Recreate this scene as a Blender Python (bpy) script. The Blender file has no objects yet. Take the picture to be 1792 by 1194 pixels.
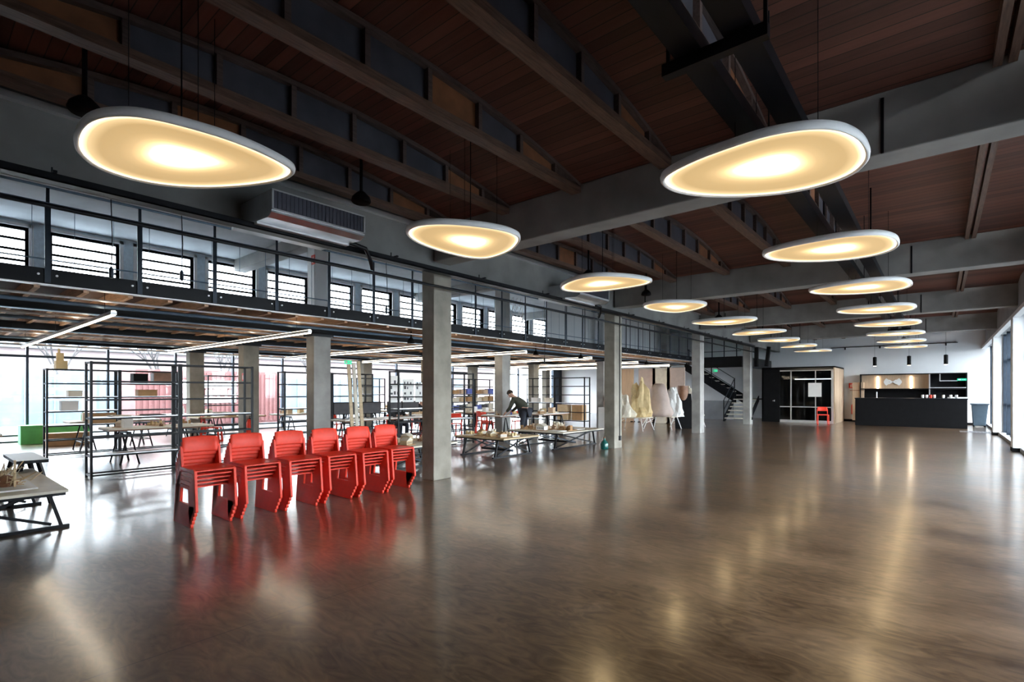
import bpy, math, random
from mathutils import Vector, Matrix, noise
random.seed(7)
S = bpy.context.scene
COL = S.collection
PI = math.pi

# ---------------------------------------------------------------- camera, world, exposure
YAW = math.radians(39.9)
cd = bpy.data.cameras.new('camera'); cam = bpy.data.objects.new('camera', cd); COL.objects.link(cam)
cam.location = (0, 0, 1.5); cam.rotation_euler = (PI/2, 0, YAW)
cd.sensor_width = 36; cd.lens = 18.0; cd.shift_y = 87/1792; cd.clip_end = 300; cd.clip_start = .05
S.camera = cam
S.view_settings.view_transform = 'Standard'; S.view_settings.look = 'None'
S.view_settings.gamma = 1; S.view_settings.use_curve_mapping = False
S.view_settings.exposure = 0.8
W = bpy.data.worlds.new('World'); S.world = W; W.use_nodes = True
bg = W.node_tree.nodes['Background']
bg.inputs[0].default_value = (.92, .965, 1.0, 1); bg.inputs[1].default_value = 12.0

# ---------------------------------------------------------------- materials
def mat(name, col, rough=.6, metal=0., var=.12, scale=6., bump=0., col2=None, emit=None, es=0., stretch=(1,1,1), spec=.5, detail=5., coord='Object', alpha=None):
    m = bpy.data.materials.new(name); m.use_nodes = True
    nt = m.node_tree; n = nt.nodes; L = nt.links
    b = n['Principled BSDF']
    b.inputs['Roughness'].default_value = rough; b.inputs['Metallic'].default_value = metal
    b.inputs['Specular IOR Level'].default_value = spec
    tc = n.new('ShaderNodeTexCoord'); mp = n.new('ShaderNodeMapping'); mp.inputs['Scale'].default_value = stretch
    L.new(tc.outputs[coord], mp.inputs[0])
    nz = n.new('ShaderNodeTexNoise'); nz.inputs['Scale'].default_value = scale; nz.inputs['Detail'].default_value = detail
    L.new(mp.outputs[0], nz.inputs['Vector'])
    r = n.new('ShaderNodeValToRGB'); L.new(nz.outputs['Fac'], r.inputs[0])
    c1 = [max(0, c*(1-var)) for c in col]; c2 = col2 if col2 else [min(1, c*(1+var)) for c in col]
    r.color_ramp.elements[0].position = .3; r.color_ramp.elements[1].position = .72
    r.color_ramp.elements[0].color = (*c1, 1); r.color_ramp.elements[1].color = (*c2, 1)
    L.new(r.outputs[0], b.inputs['Base Color'])
    if bump:
        bp = n.new('ShaderNodeBump'); bp.inputs['Strength'].default_value = bump; bp.inputs['Distance'].default_value = .02
        L.new(nz.outputs['Fac'], bp.inputs['Height']); L.new(bp.outputs[0], b.inputs['Normal'])
    if emit:
        b.inputs['Emission Color'].default_value = (*emit, 1); b.inputs['Emission Strength'].default_value = es
    return m

M = {}
M['concrete'] = mat('concrete', (.33,.325,.31), .75, var=.28, scale=2.2, bump=.25, detail=9)
M['concrete_beam'] = mat('concrete_beam', (.27,.265,.255), .7, var=.25, scale=1.6, bump=.2, detail=9)
M['concrete_warm'] = mat('concrete_aged', (.27,.25,.21), .8, var=.3, scale=2.6, bump=.3, detail=9)
M['timber'] = mat('dark_timber', (.12,.068,.048), .45, var=.4, scale=8, stretch=(6,.6,6), bump=.15)
M['timber_top'] = mat('dark_timber_chord', (.085,.058,.05), .5, var=.35, scale=8, stretch=(6,.6,6))
M['panel_grey'] = mat('grey_stained_panel', (.055,.055,.07), .6, var=.3, scale=3)
M['panel_orange'] = mat('plywood_orange_panel', (.22,.085,.035), .6, var=.25, scale=5)
M['joist'] = mat('joist_wood', (.66,.42,.27), .6, var=.25, scale=9, stretch=(.6,6,6))
M['deck'] = mat('deck_wood', (.13,.065,.04), .7, var=.3, scale=6, stretch=(6,.6,1))
M['black'] = mat('black_steel', (.006,.007,.010), .42, metal=.0, var=.2, spec=.2)
M['black_matte'] = mat('black_matte', (.006,.006,.007), .7, var=.2, spec=.12)
M['navy'] = mat('navy_steel', (.02,.032,.05), .4, metal=.3, var=.2)
M['blue_steel'] = mat('blue_grey_steel', (.11,.17,.24), .4, metal=.4, var=.2)
M['white'] = mat('white_paint', (.72,.73,.74), .6, var=.04, scale=2)
M['white_wall'] = mat('white_wall', (.86,.88,.90), .7, var=.05, scale=.8)
M['aisle_ceiling'] = mat('aisle_ceiling', (.46,.50,.53), .8, var=.15, scale=1.5)
M['grey_brick'] = mat('painted_wall', (.56,.66,.74), .8, var=.12, scale=12, bump=.3)
M['grey_wall'] = mat('grey_wall', (.30,.31,.33), .8, var=.15, scale=1.5)
M['red'] = mat('red_plastic', (.80,.055,.028), .42, var=.06, scale=20, spec=.3)
M['galv'] = mat('galvanised_metal', (.55,.57,.60), .35, metal=.85, var=.15, scale=5)
M['grille'] = mat('grille_grey', (.10,.10,.13), .5, metal=.4)
M['alu'] = mat('aluminium', (.75,.75,.76), .35, metal=.6, var=.05)
M['lamp_rim'] = mat('lamp_rim_grey', (.90,.90,.90), .55, var=.04)
M['led'] = mat('led_diffuser', (1,1,1), .5, emit=(1,.84,.62), es=12)
M['ply'] = mat('light_plywood', (.60,.46,.28), .55, var=.15, scale=6, stretch=(5,.6,5))
M['cream'] = mat('cream_board', (.74,.69,.58), .6, var=.1)
M['led_soft'] = mat('led_uplight', (1,1,1), .5, emit=(1,.84,.62), es=5)
M['paper'] = mat('white_board', (.8,.8,.78), .6, var=.04)
M['card'] = mat('brown_card', (.42,.25,.12), .8, var=.15)
M['dgrey'] = mat('dark_grey_card', (.08,.08,.09), .7, var=.2)
M['green'] = mat('green_plastic', (.10,.55,.16), .5)
M['teal'] = mat('teal_glass', (.01,.10,.09), .1, spec=.8)
M['yellow'] = mat('yellow_wood', (.62,.47,.24), .6, var=.15)
M['tan'] = mat('tan_wood_panel', (.56,.40,.27), .6, var=.12, scale=3, stretch=(5,5,.6))
M['pinkwood'] = mat('pale_rose_panel', (.56,.45,.40), .6, var=.06)
M['brown'] = mat('brown_wood', (.22,.10,.05), .5, var=.2)
M['skin'] = mat('skin', (.55,.33,.24), .6, var=.05)
M['hair'] = mat('dark_hair', (.02,.014,.01), .7)
M['olive'] = mat('olive_jacket', (.05,.055,.04), .85, var=.2)
M['darkcloth'] = mat('dark_cloth', (.02,.022,.03), .85)
M['jeans'] = mat('dark_trousers', (.03,.035,.05), .85)
M['blue'] = mat('blue_paper', (.12,.16,.5), .6)
M['green_sign'] = mat('green_exit_sign', (.01,.35,.18), .5, emit=(.02,.8,.35), es=.6)
M['ext_blue'] = mat('pale_blue_fence', (.11,.15,.185), .8, var=.15, scale=1.5)
M['ext_red'] = mat('red_container_paint', (.16,.062,.06), .7, var=.1, scale=1.5)
M['ext_pink'] = mat('pale_brick_facade', (.17,.135,.135), .9, var=.1, scale=1.5)
M['ext_ground'] = mat('paved_ground', (.13,.145,.155), .9, var=.12, scale=.7)
M['bark'] = mat('bark', (.06,.055,.055), .9)
M['bin'] = mat('blue_grey_bin_plastic', (.05,.075,.10), .45)

def glass(name, tint=(.93,.96,.98), g=.08):
    m = bpy.data.materials.new(name); m.use_nodes = True; nt = m.node_tree; n = nt.nodes; L = nt.links
    n.remove(n['Principled BSDF'])
    t = n.new('ShaderNodeBsdfTransparent'); t.inputs[0].default_value = (*tint, 1)
    gl = n.new('ShaderNodeBsdfGlossy'); gl.inputs['Roughness'].default_value = .03
    fr = n.new('ShaderNodeFresnel'); fr.inputs[0].default_value = 1.45
    mx = n.new('ShaderNodeMixShader')
    ge = n.new('ShaderNodeNewGeometry'); iv = n.new('ShaderNodeMath'); iv.operation = 'SUBTRACT'; iv.inputs[0].default_value = 1; L.new(ge.outputs['Backfacing'], iv.inputs[1])
    ml = n.new('ShaderNodeMath'); ml.operation = 'MULTIPLY'; L.new(fr.outputs[0], ml.inputs[0]); L.new(iv.outputs[0], ml.inputs[1])
    L.new(ml.outputs[0], mx.inputs[0]); L.new(t.outputs[0], mx.inputs[1]); L.new(gl.outputs[0], mx.inputs[2])
    L.new(mx.outputs[0], n['Material Output'].inputs[0]); return m
M['glass'] = glass('window_glass')
M['glass_dark'] = glass('tinted_glass', (.30,.36,.44))

def floor_mat():
    m = bpy.data.materials.new('polished_concrete'); m.use_nodes = True; nt = m.node_tree; n = nt.nodes; L = nt.links
    b = n['Principled BSDF']; tc = n.new('ShaderNodeTexCoord')
    def nz(scale, stretch=(1,1,1), detail=8, rot=0, dist=0):
        mp = n.new('ShaderNodeMapping'); mp.inputs['Scale'].default_value = stretch; mp.inputs['Rotation'].default_value = (0,0,rot)
        L.new(tc.outputs['Object'], mp.inputs[0]); t = n.new('ShaderNodeTexNoise'); t.inputs['Scale'].default_value = scale
        t.inputs['Detail'].default_value = detail; t.inputs['Distortion'].default_value = dist; L.new(mp.outputs[0], t.inputs['Vector']); return t
    n1 = nz(.6, dist=.3); n2 = nz(1.8, stretch=(.5,1.2,1), rot=.5, dist=.15); n3 = nz(30, stretch=(.4,1,1), detail=2, rot=.4)
    r = n.new('ShaderNodeValToRGB'); cr = r.color_ramp
    cr.elements[0].position = .40; cr.elements[0].color = (.042,.021,.009,1)
    cr.elements[1].position = .62; cr.elements[1].color = (.205,.128,.074,1)
    mixf = n.new('ShaderNodeMix'); mixf.inputs[0].default_value = .5
    n4 = nz(7, stretch=(.45,1.2,1), detail=8, rot=-.35, dist=2.6)
    L.new(n1.outputs['Fac'], mixf.inputs[2]); L.new(n2.outputs['Fac'], mixf.inputs[3])
    mixg = n.new('ShaderNodeMix'); mixg.inputs[0].default_value = .38; L.new(mixf.outputs[0], mixg.inputs[2]); L.new(n4.outputs['Fac'], mixg.inputs[3]); L.new(mixg.outputs[0], r.inputs[0])
    # saw-cut joints every bay
    sx = n.new('ShaderNodeSeparateXYZ'); L.new(tc.outputs['Object'], sx.inputs[0])
    def joint(out, off, pitch):
        a = n.new('ShaderNodeMath'); a.operation = 'ADD'; a.inputs[1].default_value = off; L.new(sx.outputs[out], a.inputs[0])
        p = n.new('ShaderNodeMath'); p.operation = 'PINGPONG'; p.inputs[1].default_value = pitch/2; L.new(a.outputs[0], p.inputs[0])
        c = n.new('ShaderNodeMath'); c.operation = 'LESS_THAN'; c.inputs[1].default_value = .005; L.new(p.outputs[0], c.inputs[0]); return c
    j1 = joint(0, 3.4, 6.1); j2 = joint(1, .25, 6.15)
    jm = n.new('ShaderNodeMath'); jm.operation = 'MAXIMUM'; L.new(j1.outputs[0], jm.inputs[0]); L.new(j2.outputs[0], jm.inputs[1])
    jj = n.new('ShaderNodeMath'); jj.operation = 'MULTIPLY'; jj.inputs[1].default_value = .7; L.new(jm.outputs[0], jj.inputs[0])
    mc = n.new('ShaderNodeMix'); mc.data_type = 'RGBA'; L.new(jj.outputs[0], mc.inputs[0]); L.new(r.outputs[0], mc.inputs[6]); mc.inputs[7].default_value = (.015,.01,.008,1)
    L.new(mc.outputs[2], b.inputs['Base Color'])
    rr = n.new('ShaderNodeMapRange'); rr.inputs[1].default_value = .3; rr.inputs[2].default_value = .7; rr.inputs[3].default_value = .278; rr.inputs[4].default_value = .32
    L.new(n2.outputs['Fac'], rr.inputs[0]); L.new(rr.outputs[0], b.inputs['Roughness'])
    b.inputs['Specular IOR Level'].default_value = .45
    b.inputs['Coat Weight'].default_value = .85; b.inputs['Coat Roughness'].default_value = .16; b.inputs['Coat IOR'].default_value = 1.65
    bp = n.new('ShaderNodeBump'); bp.inputs['Strength'].default_value = .05; bp.inputs['Distance'].default_value = .004
    L.new(n3.outputs['Fac'], bp.inputs['Height']); bp3 = n.new('ShaderNodeBump'); bp3.inputs['Strength'].default_value = .035; bp3.inputs['Distance'].default_value = .008; L.new(n4.outputs['Fac'], bp3.inputs['Height']); L.new(bp.outputs[0], bp3.inputs['Normal']); L.new(bp3.outputs[0], b.inputs['Normal']); L.new(bp3.outputs[0], b.inputs['Coat Normal']); return m
M['floor'] = floor_mat()

def ceil_mat():
    m = bpy.data.materials.new('roof_boards'); m.use_nodes = True; nt = m.node_tree; n = nt.nodes; L = nt.links
    b = n['Principled BSDF']; tc = n.new('ShaderNodeTexCoord'); sx = n.new('ShaderNodeSeparateXYZ'); L.new(tc.outputs['Object'], sx.inputs[0])
    d = n.new('ShaderNodeMath'); d.operation = 'DIVIDE'; d.inputs[1].default_value = .115; L.new(sx.outputs[1], d.inputs[0])
    fl = n.new('ShaderNodeMath'); fl.operation = 'FLOOR'; L.new(d.outputs[0], fl.inputs[0])
    fr = n.new('ShaderNodeMath'); fr.operation = 'FRACT'; L.new(d.outputs[0], fr.inputs[0])
    wn = n.new('ShaderNodeTexWhiteNoise'); wn.noise_dimensions = '1D'; L.new(fl.outputs[0], wn.inputs['W'])
    mp = n.new('ShaderNodeMapping'); mp.inputs['Scale'].default_value = (.5, 9, 1); L.new(tc.outputs['Object'], mp.inputs[0])
    nz = n.new('ShaderNodeTexNoise'); nz.inputs['Scale'].default_value = 3; nz.inputs['Detail'].default_value = 6; L.new(mp.outputs[0], nz.inputs['Vector'])
    mx = n.new('ShaderNodeMix'); mx.inputs[0].default_value = .5; L.new(wn.outputs['Value'], mx.inputs[2]); L.new(nz.outputs['Fac'], mx.inputs[3])
    r = n.new('ShaderNodeValToRGB'); r.color_ramp.elements[0].position = .2; r.color_ramp.elements[0].color = (.058,.022,.016,1)
    r.color_ramp.elements[1].position = .8; r.color_ramp.elements[1].color = (.17,.062,.042,1); L.new(mx.outputs[0], r.inputs[0])
    g = n.new('ShaderNodeMath'); g.operation = 'LESS_THAN'; g.inputs[1].default_value = .07; L.new(fr.outputs[0], g.inputs[0])
    mc = n.new('ShaderNodeMix'); mc.data_type = 'RGBA'; L.new(g.outputs[0], mc.inputs[0]); L.new(r.outputs[0], mc.inputs[6]); mc.inputs[7].default_value = (.01,.006,.005,1)
    L.new(mc.outputs[2], b.inputs['Base Color']); b.inputs['Roughness'].default_value = .5; return m
M['ceiling'] = ceil_mat()

def lamp_mat():
    m = bpy.data.materials.new('pebble_lamp_diffuser'); m.use_nodes = True; nt = m.node_tree; n = nt.nodes; L = nt.links
    b = n['Principled BSDF']; b.inputs['Base Color'].default_value = (.3,.25,.17,1); b.inputs['Roughness'].default_value = .5
    a = n.new('ShaderNodeAttribute'); a.attribute_name = 'ring'
    r = n.new('ShaderNodeValToRGB'); L.new(a.outputs['Fac'], r.inputs[0]); e = r.color_ramp.elements
    def st(p, c, i=None):
        x = e[i] if i is not None else e.new(p)
        x.position = p; x.color = (*c, 1)
    st(0, (1,.73,.36), 0); st(1, (.20,.165,.11), 1)
    st(.16, (.9,.66,.34)); st(.22, (.44,.32,.17)); st(.28, (.20,.144,.075)); st(.34, (.105,.074,.037)); st(.41, (.062,.043,.020)); st(.50, (.042,.028,.0125)); st(.62, (.034,.0225,.0095)); st(.80, (.032,.0208,.0085)); st(.91, (.050,.035,.017)); st(.965, (.12,.09,.052))
    L.new(r.outputs[0], b.inputs['Emission Color']); b.inputs['Emission Strength'].default_value = LAMP_S; return m
LAMP_S = 11.5
M['lamp'] = lamp_mat()

# ---------------------------------------------------------------- mesh builder
class MB:
    def __init__(s): s.v = []; s.f = []
    def add(s, vs, fs, mtx=None):
        o = len(s.v)
        s.v += [tuple(mtx @ Vector(p)) if mtx else tuple(p) for p in vs]
        s.f += [tuple(i+o for i in f) for f in fs]; return s
    def box(s, x0, x1, y0, y1, z0, z1, mtx=None):
        vs = [(x,y,z) for z in (z0,z1) for y in (y0,y1) for x in (x0,x1)]
        return s.add(vs, [(0,2,3,1),(4,5,7,6),(0,1,5,4),(2,6,7,3),(0,4,6,2),(1,3,7,5)], mtx)
    def cb(s, c, d, mtx=None):
        return s.box(c[0]-d[0]/2, c[0]+d[0]/2, c[1]-d[1]/2, c[1]+d[1]/2, c[2]-d[2]/2, c[2]+d[2]/2, mtx)
    def bar(s, a, b, w, h=None, up=(0,0,1)):
        a = Vector(a); b = Vector(b); h = h or w; d = (b-a); L = d.length; d.normalize()
        u = Vector(up); 
        if abs(d.dot(u)) > .98: u = Vector((1,0,0))
        x = d.cross(u).normalized(); z = x.cross(d)
        m = Matrix((( x.x, d.x, z.x, a.x),(x.y, d.y, z.y, a.y),(x.z, d.z, z.z, a.z),(0,0,0,1)))
        return s.box(-w/2, w/2, 0, L, -h/2, h/2, m)
    def tube(s, pts, r, n=8, caps=True):
        pts = [Vector(p) for p in pts]; rings = []
        rr = r if isinstance(r, (list,tuple)) else [r]*len(pts)
        vs = []; fs = []
        for i, p in enumerate(pts):
            d = (pts[min(i+1,len(pts)-1)] - pts[max(i-1,0)]).normalized()
            u = Vector((0,0,1)) if abs(d.z) < .95 else Vector((1,0,0))
            x = d.cross(u).normalized(); y = x.cross(d)
            for k in range(n):
                a = 2*PI*k/n; vs.append(p + (x*math.cos(a)+y*math.sin(a))*rr[i])
        for i in range(len(pts)-1):
            for k in range(n): fs.append((i*n+k, i*n+(k+1)%n, (i+1)*n+(k+1)%n, (i+1)*n+k))
        if caps: fs.append(tuple(range(n))[::-1]); fs.append(tuple((len(pts)-1)*n+k for k in range(n)))
        return s.add(vs, fs)
    def lathe(s, prof, n=16, c=(0,0,0)):
        vs = []; fs = []
        for r, z in prof:
            for k in range(n): vs.append((c[0]+r*math.cos(2*PI*k/n), c[1]+r*math.sin(2*PI*k/n), c[2]+z))
        for i in range(len(prof)-1):
            for k in range(n): fs.append((i*n+k, i*n+(k+1)%n, (i+1)*n+(k+1)%n, (i+1)*n+k))
        fs.append(tuple(range(n))[::-1]); fs.append(tuple((len(prof)-1)*n+k for k in range(n)))
        return s.add(vs, fs)
    def prism(s, poly, a0, a1, axis='y'):
        # poly in the other two axes; extruded from a0 to a1
        def P(p, a):
            return (p[0],a,p[1]) if axis == 'y' else ((a,p[0],p[1]) if axis == 'x' else (p[0],p[1],a))
        n = len(poly); vs = [P(p,a0) for p in poly] + [P(p,a1) for p in poly]
        fs = [tuple(range(n)), tuple(range(2*n-1,n-1,-1))] + [(i,(i+1)%n,n+(i+1)%n,n+i) for i in range(n)]
        return s.add(vs, fs)
    def build(s, name, m, parent=None, smooth=False, bevel=0, kind=None, label=None):
        me = bpy.data.meshes.new(name); me.from_pydata(s.v, [], s.f)
        import bmesh
        bm = bmesh.new(); bm.from_mesh(me); bmesh.ops.recalc_face_normals(bm, faces=bm.faces); bm.to_mesh(me); bm.free()
        me.materials.append(M[m] if isinstance(m, str) else m)
        if smooth: 
            for p in me.polygons: p.use_smooth = True
        o = bpy.data.objects.new(name, me); COL.objects.link(o)
        if bevel:
            md = o.modifiers.new('bevel', 'BEVEL'); md.width = bevel; md.segments = 2; md.limit_method = 'ANGLE'
        if parent: o.parent = parent
        if kind: o['kind'] = kind
        if label: o['label'] = label
        return o
def T(name, label, cat, loc=(0,0,0), rz=0, group=None):
    o = bpy.data.objects.new(name, None); COL.objects.link(o); o.location = loc; o.rotation_euler = (0,0,rz)
    o.empty_display_size = .1
    return tag(o, label, cat, group)
def tag(o, label, cat, group=None):
    o['label'] = label; o['category'] = cat
    if group: o['group'] = group
    return o
def dup(root, loc=None, rz=None, label=None, group=None):
    r = root.copy(); COL.objects.link(r)
    if loc is not None: r.location = loc
    if rz is not None: r.rotation_euler = (0,0,rz)
    if label: r['label'] = label
    if group: r['group'] = group
    for ch in list(root.children):
        c = ch.copy(); COL.objects.link(c); c.parent = r
        for g in list(ch.children):
            d = g.copy(); COL.objects.link(d); d.parent = c
    return r
def struct(name, mb, m, **k): return mb.build(name, m, kind='structure', **k)
def ordw(n):
    if n < len(ORD): return ORD[n]
    tens = ['','','twent','thirt','fort'][(n+1)//10]; u = (n+1)%10
    return tens+'ieth' if u == 0 else tens+'y-'+ORD[u-1]
ORD = ['first','second','third','fourth','fifth','sixth','seventh','eighth','ninth','tenth','eleventh','twelfth','thirteenth','fourteenth','fifteenth','sixteenth','seventeenth','eighteenth','nineteenth','twentieth','twenty-first','twenty-second','twenty-third','twenty-fourth','twenty-fifth','twenty-sixth']

BY = [-6.61, -0.46, 5.69, 11.84, 17.99, 24.14, 30.0]       # bay lines
XL, XR = -6.45, 1.37                                       # hall column face, right pillar face

# ---------------------------------------------------------------- setting
struct('floor', MB().box(-20.6, 2.2, -7, 30.2, -.15, 0), 'floor')
struct('wall_back', MB().box(-14.7, 2.2, 30, 30.2, 3.3, 5.4).box(-20.6, 2.2, 30, 30.2, 0, 3.3), 'white_wall')
struct('baseboard_back', MB().box(-6.9, 1.7, 29.975, 29.998, 0, .1), 'black_matte')
struct('wall_front', MB().box(-20.6, 2.2, -7.2, -7, 0, 5.4), 'grey_wall')
# vaulted board ceiling of the hall, one shallow arch per bay
def arch(y, y0, y1):
    s = (y-(y0+y1)/2)/((y1-y0)/2); return .34*(1-s*s)
cb = MB()
for b in range(6):
    y0, y1 = BY[b], BY[b+1]; N = 12
    for k in range(N):
        ya = y0+(y1-y0)*k/N; yb = y0+(y1-y0)*(k+1)/N; za = 4.2+arch(ya,y0,y1); zb = 4.2+arch(yb,y0,y1)
        vs = [(x,y,z+dz) for dz in (0,.06) for (y,z) in ((ya,za),(yb,zb)) for x in (-6.7,2.0)]
        cb.add(vs, [(0,2,3,1),(4,5,7,6),(0,1,5,4),(2,6,7,3),(0,4,6,2),(1,3,7,5)])
struct('ceiling', cb, 'ceiling')
# closes the hall roof down to the back wall top
# right wall: upper concrete band, pillars and window strips
struct('wall_right', MB().box(1.5, 2.0, -7, 30, 3.38, 4.3).box(1.5, 2.0, 3.0, 30, 0, .1).box(1.5, 2.0, -7, 3.0, 0, 3.38), 'grey_wall')
wn = 0
for b in range(1, 6):
    y0, y1 = (BY[b]+.1 if b > 1 else 3.0), BY[b+1]-.45
    wn += 1
    fr = MB(); 
    for k in range(6):
        y = y0+(y1-y0)*k/5; fr.box(1.62, 1.92, y-.035, y+.035, .1, 3.38)
    for z in (.13, 1.05, 2.5, 3.35): fr.box(1.70, 1.78, y0, y1, z-.03, z+.03)
    w = struct('window_%d' % wn, fr, 'navy')
    MB().box(1.735, 1.745, y0, y1, .13, 3.35).build('pane', 'glass', w)
for b in range(1, 6):
    y = BY[b]
    p = T('wall_pillar', 'white pillar of the right wall, ' + {1:'behind the camera',2:'nearest one ahead, outside the frame',3:'second one ahead, outside the frame',4:'nearer of the two standing right of the bar',5:'farther of the two, just right of the wheeled bin'}[b], 'pillar', (1.55, y-.2, 0), group='white pillars along the right wall')
    MB().box(-.18, .18, -.22, .22, 0, 3.38).build('shaft', 'white', p, bevel=.01)
    MB().box(-.19, .185, -.23, .23, 0, .09).build('base_strip', 'black_matte', p)
struct('trim_1', MB().box(1.37, 1.5, -7, 30, 3.30, 3.40), 'white')

# transverse concrete beams
for b in range(0, 6):
    y = BY[b]
    t = T('concrete_beam', 'grey concrete beam crossing the hall, ' + ['far behind the camera','just behind the camera','nearest one in view, meeting the first big column','second one in view, above the teal bottle','third one in view','fourth and last one, before the white end wall'][b], 'beam', (-2.4, y, 3.64), group='concrete beams crossing the hall')
    MB().box(-4.05, 4.25, 0, .36, 0, .56).build('beam_body', 'concrete_beam', t, bevel=.015)
    for x in (-3.2, 2.0): MB().box(x-.012, x+.012, -.012, 0, .0, .5).build('steel_strap', 'black', t)
# hall columns
for b in range(1, 6):
    y = BY[b]
    t = T('concrete_column', ['','tall concrete column outside the frame near the camera','large bare concrete column beside the red chairs, widest in view','concrete column with the teal bottle at its foot and a black conduit','concrete column right of the white sculpture tables, left of the staircase','farthest hall column, between the staircase and the black meeting box'][b], 'column', (XL-.15, y+.2, 0), group='concrete columns along the hall')
    MB().box(-.15, .15, -.2, .2, 0, 3.54).build('shaft', 'concrete_warm' if b in (2,3) else 'concrete', t, bevel=.012)
    if b in (3,5):
        c = MB().tube([(.162,.06,.28),(.162,.06,3.5)], .012).build('conduit', 'black', t)
        MB().box(.15,.19,.02,.10,.2,.32).build('socket_box','black', c)
t = T('longitudinal_beam', 'deep concrete beam running along the top of the hall columns', 'beam', (XL-.17, 11.5, 3.54))
MB().box(-.17, .12, -18.4, 18.4, 0, .62).build('beam_body', 'concrete_beam', t, bevel=.015)
MB().box(.12, .20, -18.4, 18.4, .60, .66).build('pale_ledge', 'alu', t)
tr = T('cable_tray', 'black perforated cable tray fixed along the foot of the long concrete beam', 'cable tray', (-6.22, 11, 3.40))
MB().box(-.07,.07,-12.5,12.8,0,.012).box(-.07,-.06,-12.5,12.8,0,.07).box(.06,.07,-12.5,12.8,0,.07).build('tray','black',tr)
for y in [ -12+1.9*k for k in range(13)]: MB().box(-.1,.1,y-.015,y+.015,.07,.09).bar((-.06,y,.08),(-.06,y,.16),.012).build('bracket','black',tr)
t = MB().tube([(-6.28,-6,3.20),(-6.28,24.3,3.20)], .022).build('service_pipe', 'black'); tag(t, 'thin black service pipe running past the fronts of the hall columns', 'pipe')

# timber bowstring girders
GX = [-6.02, -4.88, -3.66, -2.44, -1.42, .40]
PH = ['along the side beam','left of the left lamp row','right of the left lamp row','midway between lamp rows','just left of black ducts','by the right wall']
BP = ['over the camera','in nearest bay','in second bay','in third bay','in fourth bay','in last bay']
def girder(b, gi):
    y0, y1 = BY[b]+.36, BY[b+1]; yc = (y0+y1)/2; H = (y1-y0)/2
    solid = gi == 5
    t = T('timber_girder', ('straight paired timber joist ' if solid else 'bow-topped timber girder ') + BP[b] + ', ' + PH[gi], 'girder', (GX[gi], yc, 4.10), group='timber girders under the board ceiling')
    if solid:
        for s in (-1,1): MB().box(s*.045-.028, s*.045+.028, -H, H, .02, .16).build('plank', 'timber', t)
        return
    def z(yy): return .03+.31*(1-(yy/H)**2)
    MB().box(-.07, .07, -H, H, -.02, .055).build('bottom_chord', 'timber', t)
    m = MB(); N = 14
    for k in range(N):
        a = -H+2*H*k/N; c = -H+2*H*(k+1)/N
        m.add([(x,y,zz+dz) for dz in (0,.055) for (y,zz) in ((a,z(a)+.03),(c,z(c)+.03)) for x in (-.07,.07)], [(0,2,3,1),(4,5,7,6),(0,1,5,4),(2,6,7,3),(0,4,6,2),(1,3,7,5)])
    m.build('top_chord', 'timber_top', t)
    ys = [-H+.55+k*(2*H-1.1)/7 for k in range(8)]
    for k, y in enumerate(ys):
        MB().box(-.065, .065, y-.025, y+.025, .05, z(y)+.04).build('web_post', 'timber_top', t)
    for k in range(7):
        a, c = ys[k]+.025, ys[k+1]-.025
        org = (k in (0,6)) or (k == (b+gi) % 5 + 1 and gi % 2 == 0)
        m = MB(); m.add([(x,y,zz) for x in (-.012,.012) for (y,zz) in ((a,.05),(c,.05),(c,z(c)+.03),(a,z(a)+.03))], [(0,1,2,3),(7,6,5,4),(0,4,5,1),(1,5,6,2),(2,6,7,3),(3,7,4,0)])
        m.build('web_panel', 'panel_orange' if org else 'panel_grey', t, label='orange plywood web panel' if org else None)
for b in range(1, 6):
    for gi in range(6): girder(b, gi)

# black duct pair under the beams
for i, (xa, xb, ph) in enumerate(((-1.24,-1.08,'left of the pair'), (-.95,-.79,'right of the pair, nearer the right wall'))):
    t = T('cable_duct', 'long black square ceiling duct, ' + ph, 'duct', ((xa+xb)/2, 10, 3.52), group='black ceiling ducts')
    MB().box(-.08,.08,-16,13.5,0,.10).build('duct_body','black',t)
    for y in (-8,-4.95,-1.1,2,5,8,11): MB().box(-.085,.085,y-.02,y+.02,-.004,.104).build('joint_collar','black_matte',t)
for k, y in enumerate((3.05, 8.6, 14.6, 20.8)):
    o = MB().box(-1.32,-.72,y-.03,y+.03,3.44,3.515).box(-1.30,-1.28,y-.01,y+.01,3.5,4.3).box(-.745,-.725,y-.01,y+.01,3.5,4.3).build('duct_hanger','black')
    tag(o, 'black crossbar hanger carrying the two ceiling ducts, %s one along the hall' % ORD[k], 'bracket', 'duct hangers')

# ---------------------------------------------------------------- pebble lamps
SH_L = [(-4.686,.781),(-4.389,.752),(-4.117,.781),(-3.924,.893),(-3.832,1.032),(-3.78,1.232),(-3.75,1.457),(-3.78,1.732),(-3.87,1.976),(-3.977,2.044),(-4.179,2.042),(-4.51,1.905),(-4.814,1.715),(-5.031,1.494),(-5.129,1.247),(-5.075,.985),(-4.882,.846)]
SH_R = [(-1.8,4.054),(-1.68,3.928),(-1.41,3.822),(-1.159,3.782),(-.936,3.763),(-.743,3.808),(-.591,3.891),(-.485,4.024),(-.409,4.243),(-.385,4.517),(-.414,4.728),(-.535,4.94),(-.766,5.039),(-1.066,5.013),(-1.389,4.845),(-1.684,4.564),(-1.814,4.289)]
def smooth_poly(P, n=3):
    for _ in range(n):
        Q = []
        for i in range(len(P)):
            a, b = Vector(P[i]), Vector(P[(i+1)%len(P)]); Q += [tuple(a*.75+b*.25), tuple(a*.25+b*.75)]
        P = Q
        if len(P) > 130: break
    return P
def ceil_z(y):
    for b in range(6):
        if BY[b] <= y < BY[b+1]: return 4.2+arch(y, BY[b], BY[b+1])
    return 4.2
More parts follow.
